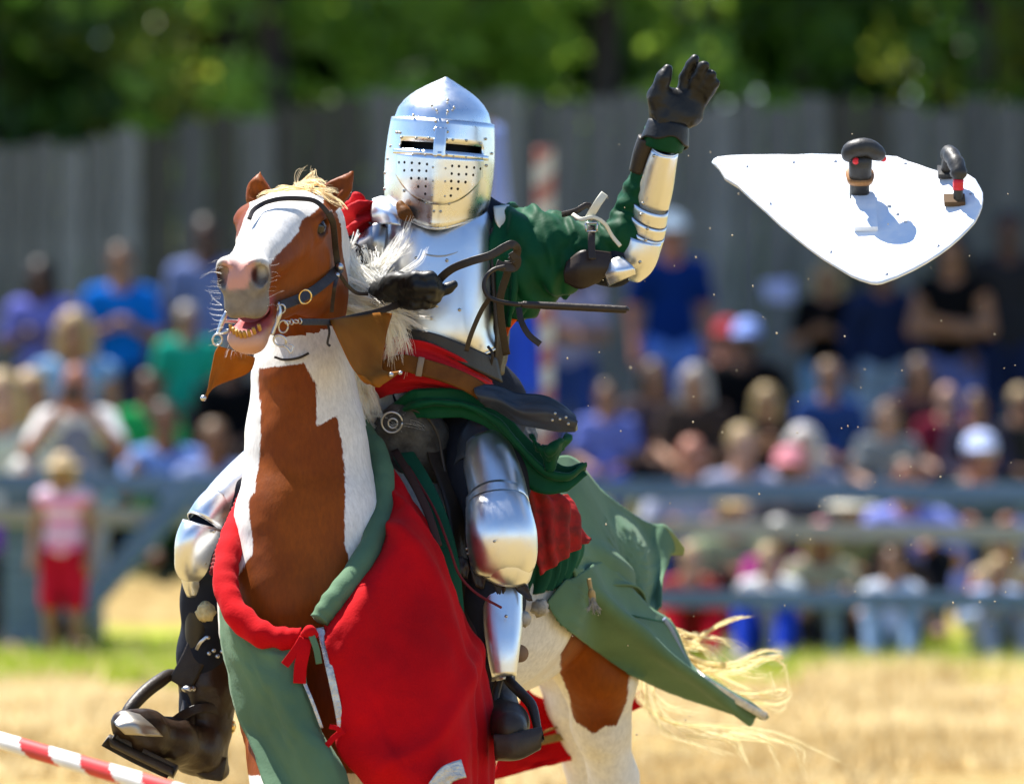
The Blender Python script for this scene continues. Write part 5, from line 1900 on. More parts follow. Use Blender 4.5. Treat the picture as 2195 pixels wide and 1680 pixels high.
    strap("silver_trim", [(1484, 1436, .66), (1520, 1464, .63), (1560, 1488, .70), (1604, 1514, .75), (1642, 1536, .80)], 17, SLV, root, 4)
    strap("hem_trim", [(1424, 1326, .55), (1440, 1350, .58), (1456, 1386, .62), (1474, 1424, .65)], 9, mat("grey_blue_braid", (0.25, 0.3, 0.42), .6, bump=.6, bscale=100), root, 4)
    strap("seam", [(1322, 1310, .30), (1370, 1322, .38), (1420, 1332, .50)], 3, GRD, root, 3)
    # far side of the cloth seen under the belly
    gold = mat("dull_gold_band", (0.28, 0.19, 0.06), .6, col2=(.2, .13, .04), nscale=40)
    cloth("red_lining", [[(1120, 1470, .95), (1145, 1482, .98), (1205, 1524, 1.05)], [(1090, 1560, .95), (1150, 1556, .98), (1222, 1565, 1.05)], [(1060, 1640, .95), (1160, 1622, .98), (1244, 1606, 1.05)], [(1040, 1672, .95), (1160, 1645, .98), (1246, 1618, 1.05)]],
          REDC, root, 30, 30, .005, amp=.012, seed=9, folds=lambda u, v: .012 * np.sin(v * 9))
    strap("gold_band", [(1080, 1612, .92), (1150, 1590, .95), (1232, 1572, 1.01)], 18, gold, root, 4)
    strap("gold_band", [(1160, 1570, .94), (1200, 1556, .98), (1228, 1552, 1.02)], 5, gold, root, 4)
    cloth("red_lining", [[(1340, 1490, 1.0), (1382, 1478, 1.02)], [(1342, 1530, 1.0), (1378, 1514, 1.02)]], REDC, root, 8, 8, .005)
    # tassels and pompons
    tm = mat("grey_tassel", (0.30, 0.27, 0.22), .8, col2=(.42, .39, .33), nscale=60, bump=.6, bscale=200)

    def pompon(x, y, Y, r, m):
        V, F = ball(1, 14, 10)
        V = V * r * PX * (1 + .22 * vnoise(V * 7, int(x)))[:, None] + W(x, y, Y)
        return put("pompon", V, F, m, root)
    t = ptube("tassel", [(1262, 1240, .07, 5), (1266, 1262, .065, 5), (1268, 1270, .06, 8), (1270, 1285, .06, 7)], mat("tassel_cord", (.45, .30, .12), .7), root, n=16)
    strands([([(1270, 1282, .055), (1264 + k * 1.4, 1298, .05), (1254 + k * 3.4, 1312, .045)], 14, 3, 3, .0010, 2) for k in range(12)], tm, "fringe", t, 3, n=6)
    pompon(1120, 1326, -.30, 17, tm)
    pompon(1157, 1302, -.05, 19, tm)
    pompon(441, 1311, -.16, 20, mat("gold_pompon", (.52, .44, .24), .8, col2=(.35, .28, .14), nscale=50, bump=.7, bscale=150))
    V, F = tube_geo(WP([(1114, 1400, -.20), (1114, 1400, -.188)]), 19 * PX, 20, front=(1, 0, 0))
    put("round_tag", V, F, mat("tan_leather", (.28, .17, .10), .6), root)


build_caparison()

# ------------------------------------------------------------------ knight
PLT = steel("armour_plate", (0.74, 0.76, 0.78), 0.31, 0.05)
HLM = steel("helmet_plate", (0.74, 0.76, 0.78), 0.25, 0.04, 5)
RVT = mat("rivet_steel", (0.45, 0.42, 0.36), .3, 1.0)
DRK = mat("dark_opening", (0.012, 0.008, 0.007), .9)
PAD = mat("dark_padding", (0.014, 0.016, 0.024), .85, col2=(.02, .024, .036), nscale=8, bump=.3, bscale=60)
VEL = mat("green_velvet", (0.003, 0.066, 0.026), 0.6, col2=(0.002, 0.045, 0.017), nscale=6, bump=.15, bscale=120, sheen=.5)
REDT = mat("red_tunic", (0.52, 0.010, 0.014), 0.7, col2=(0.42, 0.008, 0.012), nscale=6, bump=.25, bscale=120, sheen=.3)
SCB = mat("slate_leather", (0.032, 0.042, 0.058), 0.38, col2=(.028, .030, .036), nscale=9, bump=.15, bscale=60)
GLV = mat("glove_leather", (0.010, 0.010, 0.009), 0.48, col2=(0.006, 0.006, 0.0055), nscale=16, bump=.55, bscale=45, spec=.33)
BOOT = mat("boot_leather", (0.032, 0.017, 0.009), 0.42, col2=(0.018, 0.010, 0.006), nscale=18, bump=.5, bscale=50)

knight = thing("person", "armoured knight in a steel great helm raising his left arm on the pinto horse", "person", tuple(W(960, 950, 0.1)))


def build_knight_body():
    B = Body(W(300, 200, 0) * [1, 0, 0] + [0, -.62, .68], W(1620, 200, 0) * [1, 0, 0] + [0, .42, 2.55], .009)
    B.ell(W(946, 320, .0), (.085, .105, .13))
    B.pchain([(944, 400, .01, 62), (944, 480, .03, 66)], .03)
    B.ell(W(945, 560, .05), (.19, .105, .19), k=.05)
    B.ell(W(955, 720, .06), (.13, .10, .16), k=.05)
    B.ell(W(975, 870, .12), (.17, .13, .13), k=.05)
    B.pchain([(1085, 505, .03, 62), (1200, 548, .0, 54), (1315, 566, -.03, 44), (1362, 470, -.03, 30), (1420, 300, -.09, 24), (1440, 240, -.10, 34)], .03)
    B.pchain([(800, 505, .04, 60), (745, 600, .0, 52), (740, 690, -.03, 44), (800, 650, -.14, 38), (850, 628, -.24, 32)], .03)
    B.pchain([(1010, 900, .1, 100), (1050, 1010, -.12, 82), (1072, 1150, -.30, 62), (1060, 1290, -.26, 56), (1050, 1400, -.25, 48), (1060, 1500, -.26, 40)], .05)
    B.pchain([(880, 910, .1, 95), (690, 1010, .0, 82), (520, 1080, -.06, 68), (440, 1170, -.10, 52), (440, 1290, -.04, 44), (434, 1400, -.02, 46), (424, 1520, -.02, 42)], .05)
    V, F = B.mesh(2)
    put("body", V, F, PAD, knight)


build_knight_body()


def build_helmet():
    c0 = W(944, 330, 0.0)
    roll = math.radians(4.3)
    ax = np.array([math.sin(roll), 0, math.cos(roll)])
    sx = np.array([math.cos(roll), 0, -math.sin(roll)])
    fy = np.array([0, -1.0, 0])
    Z = np.array([135, 100, 60, 10, -35, -72, -92, -108, -120, -130, -140, -148, -155, -160, -164]) * -1.0   # px up
    RX = np.array([97, 104, 108, 109, 106, 102, 96, 85, 73, 60, 44, 30, 17, 7, .6])
    RY = RX * 1.15

    def surf(z, th, out=0.0, inner=0.0):
        """z px up from centre, th angle from the front, + to the right of the photograph"""
        rx = np.interp(z, Z, RX) + out
        ry = np.interp(z, Z, RY) + out
        k = 1 + .075 * np.exp(-(th / .20) ** 2) * np.clip((75 - z) / 60, 0, 1)
        x = rx * np.sin(th)
        y = ry * np.cos(th) * k
        return c0 + (sx * x[..., None] + fy * y[..., None] + ax * z[..., None]) * PX

    hel = put("helmet", *slabw(surf, np.array([46, 60, 72, 82, 92, 100, 108, 114, 120, 125, 130, 135, 140, 144, 148, 152, 155, 157.5, 160, 162, 164]), np.linspace(-np.pi, np.pi, 73)[:-1], 0.0), HLM, knight)
    # face shell with two eye slots
    thv = np.unique(np.concatenate([np.linspace(-np.pi, np.pi, 64)[:-1], np.radians([-47, -40, -30, -20, -10, -5.2, 3.6, 10, 20, 30, 40, 50]), np.linspace(-.35, .35, 15)]))
    zz = np.array([-136, -128, -116, -100, -84, -66, -48, -30, -15, -6, 3.5, 11.5, 19, 32, 46, 60, 70])
    G = []
    for z in zz:
        drop = np.zeros_like(thv)
        if z < -84:
            w = np.clip((-84 - z) / 52, 0, 1)
            drop = w * (-26 * np.exp(-(thv / .62) ** 2) + 8 * np.clip(np.abs(thv) - .9, 0, 1) * 2)
        G.append(surf(z + drop, thv, 6.5))
    G = np.array(G)
    keep = np.ones((len(zz) - 1, len(thv)), bool)
    for i in range(len(zz) - 1):
        zc = (zz[i] + zz[i + 1]) / 2
        for j in range(len(thv)):
            a, b2 = thv[j], thv[(j + 1) % len(thv)]
            tc = math.degrees((a + b2) / 2) if b2 > a else 180
            sl = 2.5 <= zc <= 20
            if sl and (-47 < tc < -5.2 or 3.6 < tc < 50):
                keep[i, j] = False
    V, F = slab(G, .0025, wrap=True, keep=keep)
    vis = put("visor", V, F, HLM, hel)
    # raised lips round the sights, breath plate, rolled lower rim, brow edge
    bz = np.linspace(0, 1, 14)
    bt = np.linspace(-.86, .90, 60)
    low = -112 + 62 * (np.abs(bt) / .88) ** 2.2
    G = np.array([surf(-8 + (low + 8) * t, bt, 9.4) for t in bz])
    V, F = slab(G[::-1], .0022)
    bp = put("breath_plate", V, F, HLM, hel)
    bt2 = np.linspace(-1.0, 1.05, 60)
    G = np.array([surf(np.full_like(bt2, z), bt2, 9.6) for z in (-9, -4, 1)])
    V, F = slab(G, .002)
    put("sight_lip", V, F, HLM, hel)
    V, F = tube_geo(np.concatenate([surf(np.full_like(thv, 70.0), thv, 7.0)[:, :], surf(np.full(1, 70.0), thv[:1], 7.0)]), .0018, 6)
    put("brow_edge", V, F, HLM, hel)
    V, F = tube_geo(surf(-136 + (-26 * np.exp(-(thv / .62) ** 2) + 16 * np.clip(np.abs(thv) - .9, 0, 1)), thv, 6), .0034, 8)
    put("lower_rim", V, F, HLM, hel)
    cb = np.linspace(52, -10, 20)
    P = np.array([surf(np.array([z]), np.array([-.01]), 9.2)[0] for z in cb])
    P2 = [P + sx * o * PX for o in (-13, 13)]
    G = np.array([np.linspace(a, b2, 6) for a, b2 in zip(P2[0], P2[1])])
    V, F = slab(G[::-1], .002)
    put("nasal_bar", V, F, HLM, hel)

    def at_px(x, y, out):
        zpx = -(y - 330) * math.cos(roll) + (x - 944) * math.sin(roll)
        xl = (x - 944) * math.cos(roll) + (y - 330) * math.sin(roll) * 1
        rx = np.interp(zpx, Z, RX) + out
        th = math.asin(max(-.985, min(.985, xl / rx)))
        p = surf(np.array([zpx]), np.array([th]), out)[0]
        n = nrm(sx * math.sin(th) + fy * math.cos(th) * .9)
        return p, n
    cx, cy = .2468, 138.27       # crop -> photograph pixels

    def C(x, y):
        return x * .24684 + 760.5, y * .24684 + 138.3
    riv = [(812, 323), (675, 375), (865, 393), (716, 416), (812, 426), (515, 455), (708, 512), (812, 520), (700, 583), (812, 602), (395, 603), (367, 600), (408, 647), (537, 657), (648, 657), (694, 668), (806, 670), (858, 672), (974, 676), (1140, 657), (1094, 704), (1192, 780), (398, 712), (512, 796), (618, 802), (696, 796), (802, 800), (860, 816), (966, 822), (1104, 824), (1146, 886),
           (688, 908), (792, 918), (688, 1026), (788, 1030), (680, 1154), (786, 1156), (626, 1216), (824, 1220), (694, 1286), (752, 1288), (432, 1108)]
    for x, y in riv:
        X, Y_ = C(x, y)
        p, n = at_px(X, Y_, 10.0)
        small("rivet", p, .0033, RVT, hel)
    for x, y in ((312, 716), (288, 826), (266, 944), (240, 1080)):
        X, Y_ = C(x, y)
        small("rivet", at_px(X, Y_, 9.0)[0], .0036, RVT, hel)
    hol = [(392, 862), (440, 862), (504, 868), (570, 874), (638, 882), (438, 932), (504, 932), (568, 936), (632, 940), (498, 1000), (564, 1002), (628, 1006), (560, 1072), (626, 1070), (622, 1136),
           (848, 896), (908, 898), (974, 904), (1038, 908), (1092, 916), (844, 962), (906, 968), (970, 966), (1030, 972), (840, 1026), (904, 1030), (964, 1034), (842, 1088), (898, 1092), (836, 1150)]
    for x, y in hol:
        X, Y_ = C(x, y)
        p, n = at_px(X, Y_, 11.0)
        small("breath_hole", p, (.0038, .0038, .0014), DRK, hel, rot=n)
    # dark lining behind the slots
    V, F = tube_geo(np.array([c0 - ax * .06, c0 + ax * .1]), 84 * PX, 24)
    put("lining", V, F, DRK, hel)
    # dark leather chin strap knot at lower left
    B = Body(W(830, 410, -.2) * [1, 0, 1] + [0, -.22, -.08], W(900, 410, -.2) * [1, 0, 1] + [0, -.02, .03], .005)
    B.pchain([(858, 440, -.12, 11), (868, 458, -.13, 14), (878, 466, -.13, 10)], .01)
    V, F = B.mesh(1)
    put("chin_strap", V, F, BLT, hel)


def slabw(surf, zz, th, out):
    G = np.array([surf(np.full_like(th, z), th, out) for z in zz])
    V, F = slab(G, .002, wrap=True)
    return V, F


build_helmet()


SEAM_SHADE = mat('painted_seam_shade', (0.10, 0.10, 0.11), .45, 1.0)  # dark colour standing in for the shadow between overlapping plates


def seam(G, row, parent, r=.0017):  # thin dark tube along a plate edge, a painted seam shadow
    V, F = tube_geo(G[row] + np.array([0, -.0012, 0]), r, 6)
    put('seam_shade_line', V, F, SEAM_SHADE, parent)


def rivets(pts, parent, r=.0034):
    for x, y, Y in pts:
        small("rivet", W(x, y, Y), r, RVT, parent)


def build_armour():
    # breastplate
    def sh(u, th):
        return np.where(u > .86, 22 * np.exp(-(th / .75) ** 2) * (u - .86) / .14 * -1, 0) + np.where(u < .2, -10 * np.exp(-(th / .8) ** 2) * (1 - u / .2), 0)
    bpl, G = plate("breastplate", [(966, 772, .05, 108, 166), (956, 735, .05, 104, 187), (948, 690, .05, 110, 189), (943, 630, .05, 118, 181), (941, 570, .05, 121, 169), (941, 520, .05, 120, 156), (942, 478, .05, 116, 138), (943, 448, .05, 104, 112)],
                   PLT, knight, arc=(-1.42, 1.42), nu=40, nv=50, power=3.1, shape=sh)
    V, F = tube_geo(crs(G[0], 60), .004, 8)
    put("rolled_edge", V, F, PLT, bpl)
    V, F = tube_geo(crs(G[-1], 60), .004, 8)
    put("neck_edge", V, F, PLT, bpl)
    # applied gorget plate outline at the top of the breast
    Y0_ = lambda x, y: float(np.interp(y, [448, 478, 520, 570, 630, 690, 735, 772], [-.072, -.099, -.118, -.132, -.145, -.153, -.151, -.135])) + .10 * abs((x - 942) / 121) ** 3.0
    pts = [(858, 478), (860, 505), (878, 532), (915, 546), (955, 548), (992, 534), (1010, 510), (1014, 478)]
    ptube("plate_seam", [(x, y, Y0_(x, y) - .004, 1.6) for x, y in pts], RVT, bpl, n=40, seg=6)
    for x, y in ((1020, 490), (892, 553), (958, 558), (936, 655), (925, 682), (985, 664)):
        small("rivet", W(x, y, Y0_(x, y) - .006), .0042, RVT, bpl)
    # shoulder straps
    cloth("shoulder_strap", [[(1058, 442, -.02), (1092, 438, .0)], [(1062, 470, -.05), (1088, 462, -.03)], [(1074, 494, -.05), (1082, 490, -.04)]], mat("white_strap", (.75, .72, .62), .6), knight, 8, 6, .004)
    cloth("side_leather", [[(1056, 490, -.06), (1080, 470, -.03), (1100, 500, .0)], [(1056, 580, -.08), (1078, 600, -.05), (1096, 620, 0)], [(1060, 690, -.08), (1080, 720, -.05), (1092, 740, 0)], [(1062, 790, -.06), (1076, 805, -.04), (1082, 800, 0)]], LTH, knight, 24, 10, .005, amp=.006)
    # right shoulder (left in the photograph): red sleeve, bright pauldron, dark mail
    cloth("red_sleeve", [[(742, 432, .02), (770, 424, -.02), (800, 424, -.01), (826, 432, .04)], [(734, 458, .0), (762, 446, -.06), (794, 442, -.05), (822, 452, -.02)], [(730, 492, -.01), (752, 476, -.08), (778, 476, -.07), (802, 478, -.05)], [(742, 510, -.01), (760, 504, -.08), (778, 508, -.07), (794, 500, -.04)]],
          REDT, knight, 30, 30, .005, amp=.012, seed=3, folds=lambda u, v: .014 * np.sin(u * 16 + v * 6))
    cloth("pauldron", [[(798, 426, -.03), (822, 420, -.04), (846, 432, -.05)], [(794, 456, -.07), (824, 446, -.10), (862, 458, -.10)], [(800, 484, -.07), (828, 480, -.11), (858, 482, -.12)]], PLT, knight, 16, 20, .003)
    cloth("arm_plate", [[(772, 500, -.08), (804, 478, -.09), (830, 486, -.09)], [(764, 530, -.09), (800, 514, -.11), (826, 520, -.10)], [(770, 560, -.08), (800, 552, -.1), (822, 556, -.1)]], steel("dark_plate", (.30, .31, .33), .25), knight, 16, 20, .003)
    # waist: fauld, red sash, sword belt, scabbard
    cloth("fauld", [[(856, 702, -.16), (930, 714, -.185), (1000, 740, -.175), (1066, 768, -.11)], [(852, 736, -.16), (930, 752, -.185), (1004, 786, -.175), (1078, 820, -.10)]], mat("fauld_leather", (.035, .031, .027), .42, col2=(.024, .021, .019), nscale=12, bump=.2), knight, 10, 30, .006)
    strap("lace", [(1046, 742, -.12), (1056, 760, -.13), (1052, 790, -.12), (1064, 806, -.11)], 6, LTH, knight)
    cloth("red_sash", [[(800, 722, -.10), (850, 722, -.17), (920, 738, -.19), (1000, 775, -.18), (1062, 816, -.09)], [(800, 760, -.10), (850, 756, -.17), (920, 770, -.195), (1000, 808, -.18), (1062, 840, -.09)], [(796, 812, -.06), (850, 806, -.14), (920, 812, -.16), (1000, 846, -.14), (1060, 866, -.06)], [(790, 862, -.04), (845, 842, -.13), (910, 838, -.15), (1000, 858, -.13), (1056, 880, -.05)]],
          REDT, knight, 36, 36, .005, amp=.006, seed=5, folds=lambda u, v: .008 * np.sin(u * 17 + v * 4))
    sb = strap("sword_belt", [(822, 790, -.18), (862, 778, -.21), (900, 786, -.22), (950, 800, -.225), (1000, 820, -.22), (1050, 850, -.19)], 36, BLT, knight, 6)
    strap("belt_keeper", [(904, 766, -.232), (900, 786, -.236), (897, 806, -.232)], 13, mat("tan_keeper", (.2, .15, .11), .5), sb, 5)
    rivets([(930, 788, -.215), (950, 788, -.218), (968, 796, -.218), (985, 800, -.215), (1040, 826, -.20), (1010, 812, -.208)], sb, .003)
    scab = cloth("scabbard", [[(1012, 818, -.20), (1062, 824, -.21), (1110, 842, -.23), (1170, 846, -.27), (1208, 866, -.30), (1234, 888, -.32)],
                              [(1020, 846, -.23), (1062, 852, -.25), (1110, 876, -.28), (1170, 884, -.32), (1206, 896, -.34), (1236, 904, -.34)],
                              [(1040, 872, -.22), (1068, 884, -.23), (1112, 910, -.26), (1160, 920, -.30), (1200, 926, -.32), (1232, 926, -.33)]], SCB, knight, 20, 40, .03, amp=.003)
    rivets([(1190, 886, -.345), (1184, 900, -.35), (1200, 898, -.355), (1213, 894, -.352), (1218, 908, -.358)], scab, .0036)
    # green tunic: sleeve, body side, skirts and knotted sash
    sl_pts = [(1062, 560, .04, 118, 95), (1100, 562, .02, 120, 92), (1150, 552, .0, 104, 84), (1200, 545, -.01, 88, 76), (1250, 540, -.02, 66, 62), (1300, 530, -.03, 56, 52), (1335, 505, -.04, 44, 44), (1358, 460, -.03, 45, 40), (1384, 400, -.045, 42, 38), (1404, 345, -.07, 37, 32)]
    P = WP(sl_pts)
    C = crs(np.concatenate([P, np.array([p[3:5] for p in sl_pts]) * PX], 1), 110)
    T, S, Fv = frames(C[:, :3])
    th = np.linspace(0, 2 * np.pi, 73)[:-1]
    u = np.linspace(0, 1, 110)[:, None]
    pl = 1 + (.075 * np.sin(u * 52 + 2.6 * np.sin(th[None] * 2) + 2.5 * th[None]) + .05 * np.abs(np.sin(u * 31 - 2.0 * th[None])) + .03 * np.sin(u * 83 + 4 * th[None])) * np.clip(1.3 - u, 0, 1) * np.clip(.3 + u * 3, 0, 1) + .09 * np.clip((u - .55) * 3, 0, 1) * np.sin(u * 95 + np.sin(th[None] * 3)) * .6
    G = C[:, None, :3] + S[:, None] * (C[:, 3:4] * np.cos(th) * pl)[..., None] + Fv[:, None] * (C[:, 4:5] * np.sin(th) * pl)[..., None]
    G = G + ((vnoise(G.reshape(-1, 3) * 22, 5) + .6 * vnoise(G.reshape(-1, 3) * 48, 6)).reshape(G.shape[:2]) * .008)[..., None] * Fv[:, None]
    V, F = slab(G, .004, wrap=True)
    put("green_sleeve", V, F, VEL, knight)
    cloth("green_tunic", [[(1058, 470, .0), (1090, 450, .02), (1130, 446, .06)], [(1066, 560, -.05), (1110, 540, -.07), (1180, 560, -.02)], [(1072, 640, -.06), (1110, 630, -.08), (1160, 640, -.02)], [(1076, 710, -.05), (1096, 690, -.05), (1120, 672, .0)]], VEL, knight, 30, 24, .005, amp=.008, folds=lambda u, v: .012 * np.sin(v * 15 + u * 3))
    cloth("tunic_lining", [[(1078, 700, -.02), (1096, 684, -.03), (1120, 672, -.02)], [(1084, 730, -.01), (1090, 712, -.02), (1094, 704, -.02)]], mat("orange_lining", (.55, .08, .012), .8), knight, 6, 6, .004)
    cloth("green_sash", [[(836, 872, -.10), (870, 842, -.15), (920, 832, -.17), (1000, 842, -.17), (1062, 880, -.16), (1112, 926, -.16), (1166, 980, -.16), (1214, 1002, -.16), (1252, 992, -.15)],
                         [(838, 892, -.10), (880, 868, -.17), (930, 860, -.19), (1000, 868, -.20), (1062, 904, -.20), (1110, 956, -.20), (1166, 1016, -.20), (1216, 1030, -.19), (1254, 1004, -.16)],
                         [(850, 916, -.08), (890, 894, -.14), (940, 892, -.16), (1000, 896, -.17), (1060, 926, -.18), (1094, 980, -.17), (1144, 1050, -.17), (1206, 1052, -.17), (1250, 1014, -.15)]],
          VEL, knight, 30, 70, .006, amp=.006, freq=(3, 6), seed=6, folds=lambda u, v: .010 * np.sin(u * 13 + v * 3) * (.4 + v))
    cloth("sash_knot", [[(1134, 924, -.18), (1146, 940, -.20), (1166, 966, -.21), (1174, 1000, -.2)], [(1142, 944, -.2), (1160, 962, -.24), (1178, 976, -.24), (1184, 1004, -.21)], [(1160, 968, -.2), (1184, 960, -.24), (1200, 944, -.24), (1218, 936, -.2)], [(1176, 978, -.18), (1196, 966, -.2), (1214, 954, -.2), (1220, 948, -.18)]],
          VEL, knight, 24, 24, .006, amp=.010, freq=(4, 4))
    cloth("tunic_skirt", [[(1090, 1000, -.10), (1120, 1010, -.12), (1160, 1040, -.08), (1215, 1060, .0)], [(1120, 1100, -.10), (1160, 1090, -.10), (1210, 1080, -.06), (1240, 1100, .0)], [(1140, 1180, -.10), (1180, 1160, -.10), (1226, 1130, -.06), (1260, 1148, .0)], [(1160, 1232, -.10), (1200, 1206, -.08), (1236, 1180, -.04), (1262, 1158, .0)]],
          mat("quilted_red", (.36, .018, .016), .75, col2=(.16, .02, .016), nscale=34, bump=.8, bscale=30), knight, 40, 30, .006, amp=.005, folds=lambda u, v: .007 * np.sin(v * 26 + u * 8))
    cloth("under_skirt", [[(1130, 1170, -.02), (1180, 1160, -.01), (1256, 1150, .06)], [(1124, 1236, -.02), (1180, 1230, -.01), (1254, 1192, .06)], [(1122, 1276, -.02), (1170, 1268, -.01), (1226, 1246, .06)]], GRD, knight, 20, 40, .005, folds=lambda u, v: .006 * np.sin(v * 34 + 3 * np.sin(v * 9) + u * 2))
    # left arm: vambrace, lames, couter, straps
    pa_ = [(1374, 516, -.05, 40, 40), (1384, 460, -.055, 42, 42), (1402, 400, -.06, 40, 40), (1415, 350, -.06, 34, 36), (1424, 316, -.06, 32, 33)]
    fr = (0.25, -1, 0.02)
    v_, G = plate("vambrace", [(1391, 442, -.03, 40, 44), (1402, 400, -.055, 39, 42), (1414, 352, -.085, 34, 37), (1424, 318, -.105, 29, 33)], PLT, knight, arc=(-1.25, 1.35), nu=14, nv=30, front=fr)
    V, F = tube_geo(G[-1], .003, 6)
    put("rolled_edge", V, F, PLT, v_)
    rivets([(1402, 334, -.142), (1378, 436, -.100), (1374, 460, -.10)], v_, .0042)
    for a, b2, w1, w2 in (((1387, 472), (1392, 438), 44, 42), ((1381, 496), (1388, 466), 46, 44), ((1374, 520), (1382, 490), 46, 46)):
        l_, G = plate("elbow_lame", [(*a, -.030 + (a[1] - 472) * .0004, w1 - 4, w1 + 5), (*b2, -.048 + (a[1] - 472) * .0004, w2 - 2, w2 + 4)], PLT, knight, arc=(-1.2, 1.35), nu=5, nv=26, front=fr, shape=lambda u, th: -9 * np.sin(th) + 0 * u)
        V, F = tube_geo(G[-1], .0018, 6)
        put("lame_edge", V, F, SEAM_SHADE, l_)  # lame rim, darkened with the same painted seam shadow
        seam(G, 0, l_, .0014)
    c_, G = plate("couter", [(1344, 582, -.01, 34, 40), (1356, 560, -.02, 44, 52), (1366, 535, -.03, 46, 54), (1374, 508, -.036, 43, 50)], PLT, knight, arc=(-1.25, 1.35), nu=14, nv=28, front=fr)
    rivets([(1388, 490, -.10), (1384, 514, -.098), (1372, 562, -.084), (1350, 572, -.07)], c_, .0042)
    cloth("couter_wing", [[(1292, 574, -.10), (1312, 556, -.11), (1330, 548, -.10)], [(1296, 592, -.11), (1324, 580, -.13), (1358, 572, -.12)], [(1304, 614, -.10), (1330, 602, -.12), (1364, 588, -.11)]], PLT, knight, 12, 20, .003)
    cloth("arm_leather", [[(1214, 560, -.10), (1250, 536, -.12), (1310, 540, -.10)], [(1208, 584, -.11), (1250, 578, -.13), (1312, 576, -.11)], [(1210, 606, -.10), (1244, 620, -.11), (1284, 606, -.10)]], mat("arm_brown", (.022, .013, .009), .5, bump=.2), knight, 14, 20, .006)
    st = strap("arm_strap", [(1268, 484, -.11), (1268, 506, -.125), (1268, 530, -.135), (1270, 556, -.145)], 15, LTH, knight, 4)
    for a, b2 in (((1255, 478), (1281, 478)), ((1281, 478), (1279, 496)), ((1279, 496), (1257, 496)), ((1257, 496), (1255, 478))):
        ptube("buckle_bar", [(*a, -.13, 2.2), (*b2, -.13, 2.2)], STL, st, n=4, seg=6)
    strap("strap_end", [(1262, 468, -.11), (1274, 448, -.12), (1284, 432, -.12), (1296, 416, -.11)], 17, mat("pale_strap", (.62, .60, .48), .5), knight, 4)
    strap("arm_cord", [(1228, 460, -.10), (1246, 470, -.12), (1272, 466, -.125), (1296, 480, -.12), (1312, 506, -.11), (1330, 528, -.11)], 8, mat("pale_strap", (.62, .60, .48), .5), knight, 4)
    strap("arm_strap", [(1206, 460, -.06), (1236, 452, -.09), (1258, 440, -.09), (1276, 452, -.09)], 12, LTH, knight, 5)
    # wrist: dark bracer, green cuff, glove
    ptube("wrist_bracer", [(1368, 368, -.075, 20), (1378, 330, -.09, 22), (1392, 300, -.1, 26)], LTH, knight, n=14, seg=14)
    plate("green_cuff", [(1420, 316, -.1, 40, 36), (1425, 296, -.105, 43, 40), (1428, 280, -.11, 43, 40)], VEL, knight, arc=(-np.pi, np.pi), nu=8, nv=30, thick=.004)
    B = Body(W(1360, 100, -.1) * [1, 0, 1] + [0, -.2, -.24], W(1570, 100, -.1) * [1, 0, 1] + [0, .06, .02], .0042)
    Yh = -.11
    B.pchain([(1430, 292, Yh, 31), (1432, 268, Yh, 32), (1440, 240, Yh, 34)], .02)
    B.pchain([(1426, 246, Yh - .01, 30), (1428, 214, Yh - .012, 27)], .02)
    B.pchain([(1458, 246, Yh, 27), (1466, 208, Yh, 21)], .02)
    B.pchain([(1484, 246, Yh, 24), (1494, 220, Yh, 18)], .02)
    B.pchain([(1412, 236, Yh - .015, 20), (1408, 206, Yh - .025, 19), (1422, 168, Yh - .035, 15.5), (1432, 148, Yh - .035, 11)], .012)
    k = .0035
    for ch in ([(1462, 206, Yh, 13.5), (1468, 166, Yh - .008, 12.5), (1482, 138, Yh - .022, 11.5), (1490, 126, Yh - .028, 10)],
               [(1480, 208, Yh - .004, 14), (1496, 166, Yh - .026, 13), (1506, 144, Yh - .040, 12), (1510, 140, Yh - .046, 10.5)],
               [(1494, 216, Yh - .002, 13.5), (1513, 178, Yh - .026, 12.5), (1524, 162, Yh - .038, 11.5), (1527, 160, Yh - .044, 10)],
               [(1502, 224, Yh, 12), (1522, 196, Yh - .020, 11), (1532, 180, Yh - .030, 10), (1535, 178, Yh - .034, 9)]):
        B.pchain(ch, k)
    V, F = B.mesh(1)
    V = V + (vnoise(V * 60, 3) * .0016 + vnoise(V * 130, 9) * .0007)[:, None]
    gl = put("glove", V, F, GLV, knight)
    plate("glove_cuff", [(1425, 302, -.11, 50, 44), (1429, 284, -.11, 46, 42), (1433, 262, -.11, 41, 38)], GLV, gl, arc=(-np.pi, np.pi), nu=8, nv=36, thick=.003, shape=lambda u, th: (7 * np.sin(th * 2 + 1) + 4 * np.sin(th * 5)) * (1 - u))
    B = Body(W(760, 570, -.3) * [1, 0, 1] + [0, -.42, -.16], W(1000, 570, -.3) * [1, 0, 1] + [0, -.04, .02], .0042)
    B.pchain([(796, 640, -.14, 32), (826, 628, -.22, 30), (846, 616, -.27, 28)], .02)
    B.pchain([(840, 606, -.27, 20), (856, 600, -.29, 18)], .015)
    for ch in ([(852, 604, -.29, 15), (890, 596, -.33, 15), (922, 596, -.34, 14), (938, 608, -.32, 12)],
               [(856, 618, -.29, 14), (894, 614, -.335, 14), (926, 616, -.345, 13), (940, 624, -.32, 12)],
               [(858, 634, -.28, 13.5), (894, 632, -.325, 13), (922, 634, -.335, 12.5), (936, 640, -.31, 11)],
               [(858, 650, -.27, 13), (888, 652, -.31, 12), (912, 652, -.32, 11), (926, 652, -.30, 10)],
               [(905, 632, -.29, 13), (940, 626, -.30, 12.5), (960, 618, -.305, 12), (973, 610, -.305, 9)]):
        B.pchain(ch, .006)
    V, F = B.mesh(1)
    V = V + (vnoise(V * 60, 5) * .0016 + vnoise(V * 130, 7) * .0008)[:, None]
    put("glove", V, F, GLV, knight)
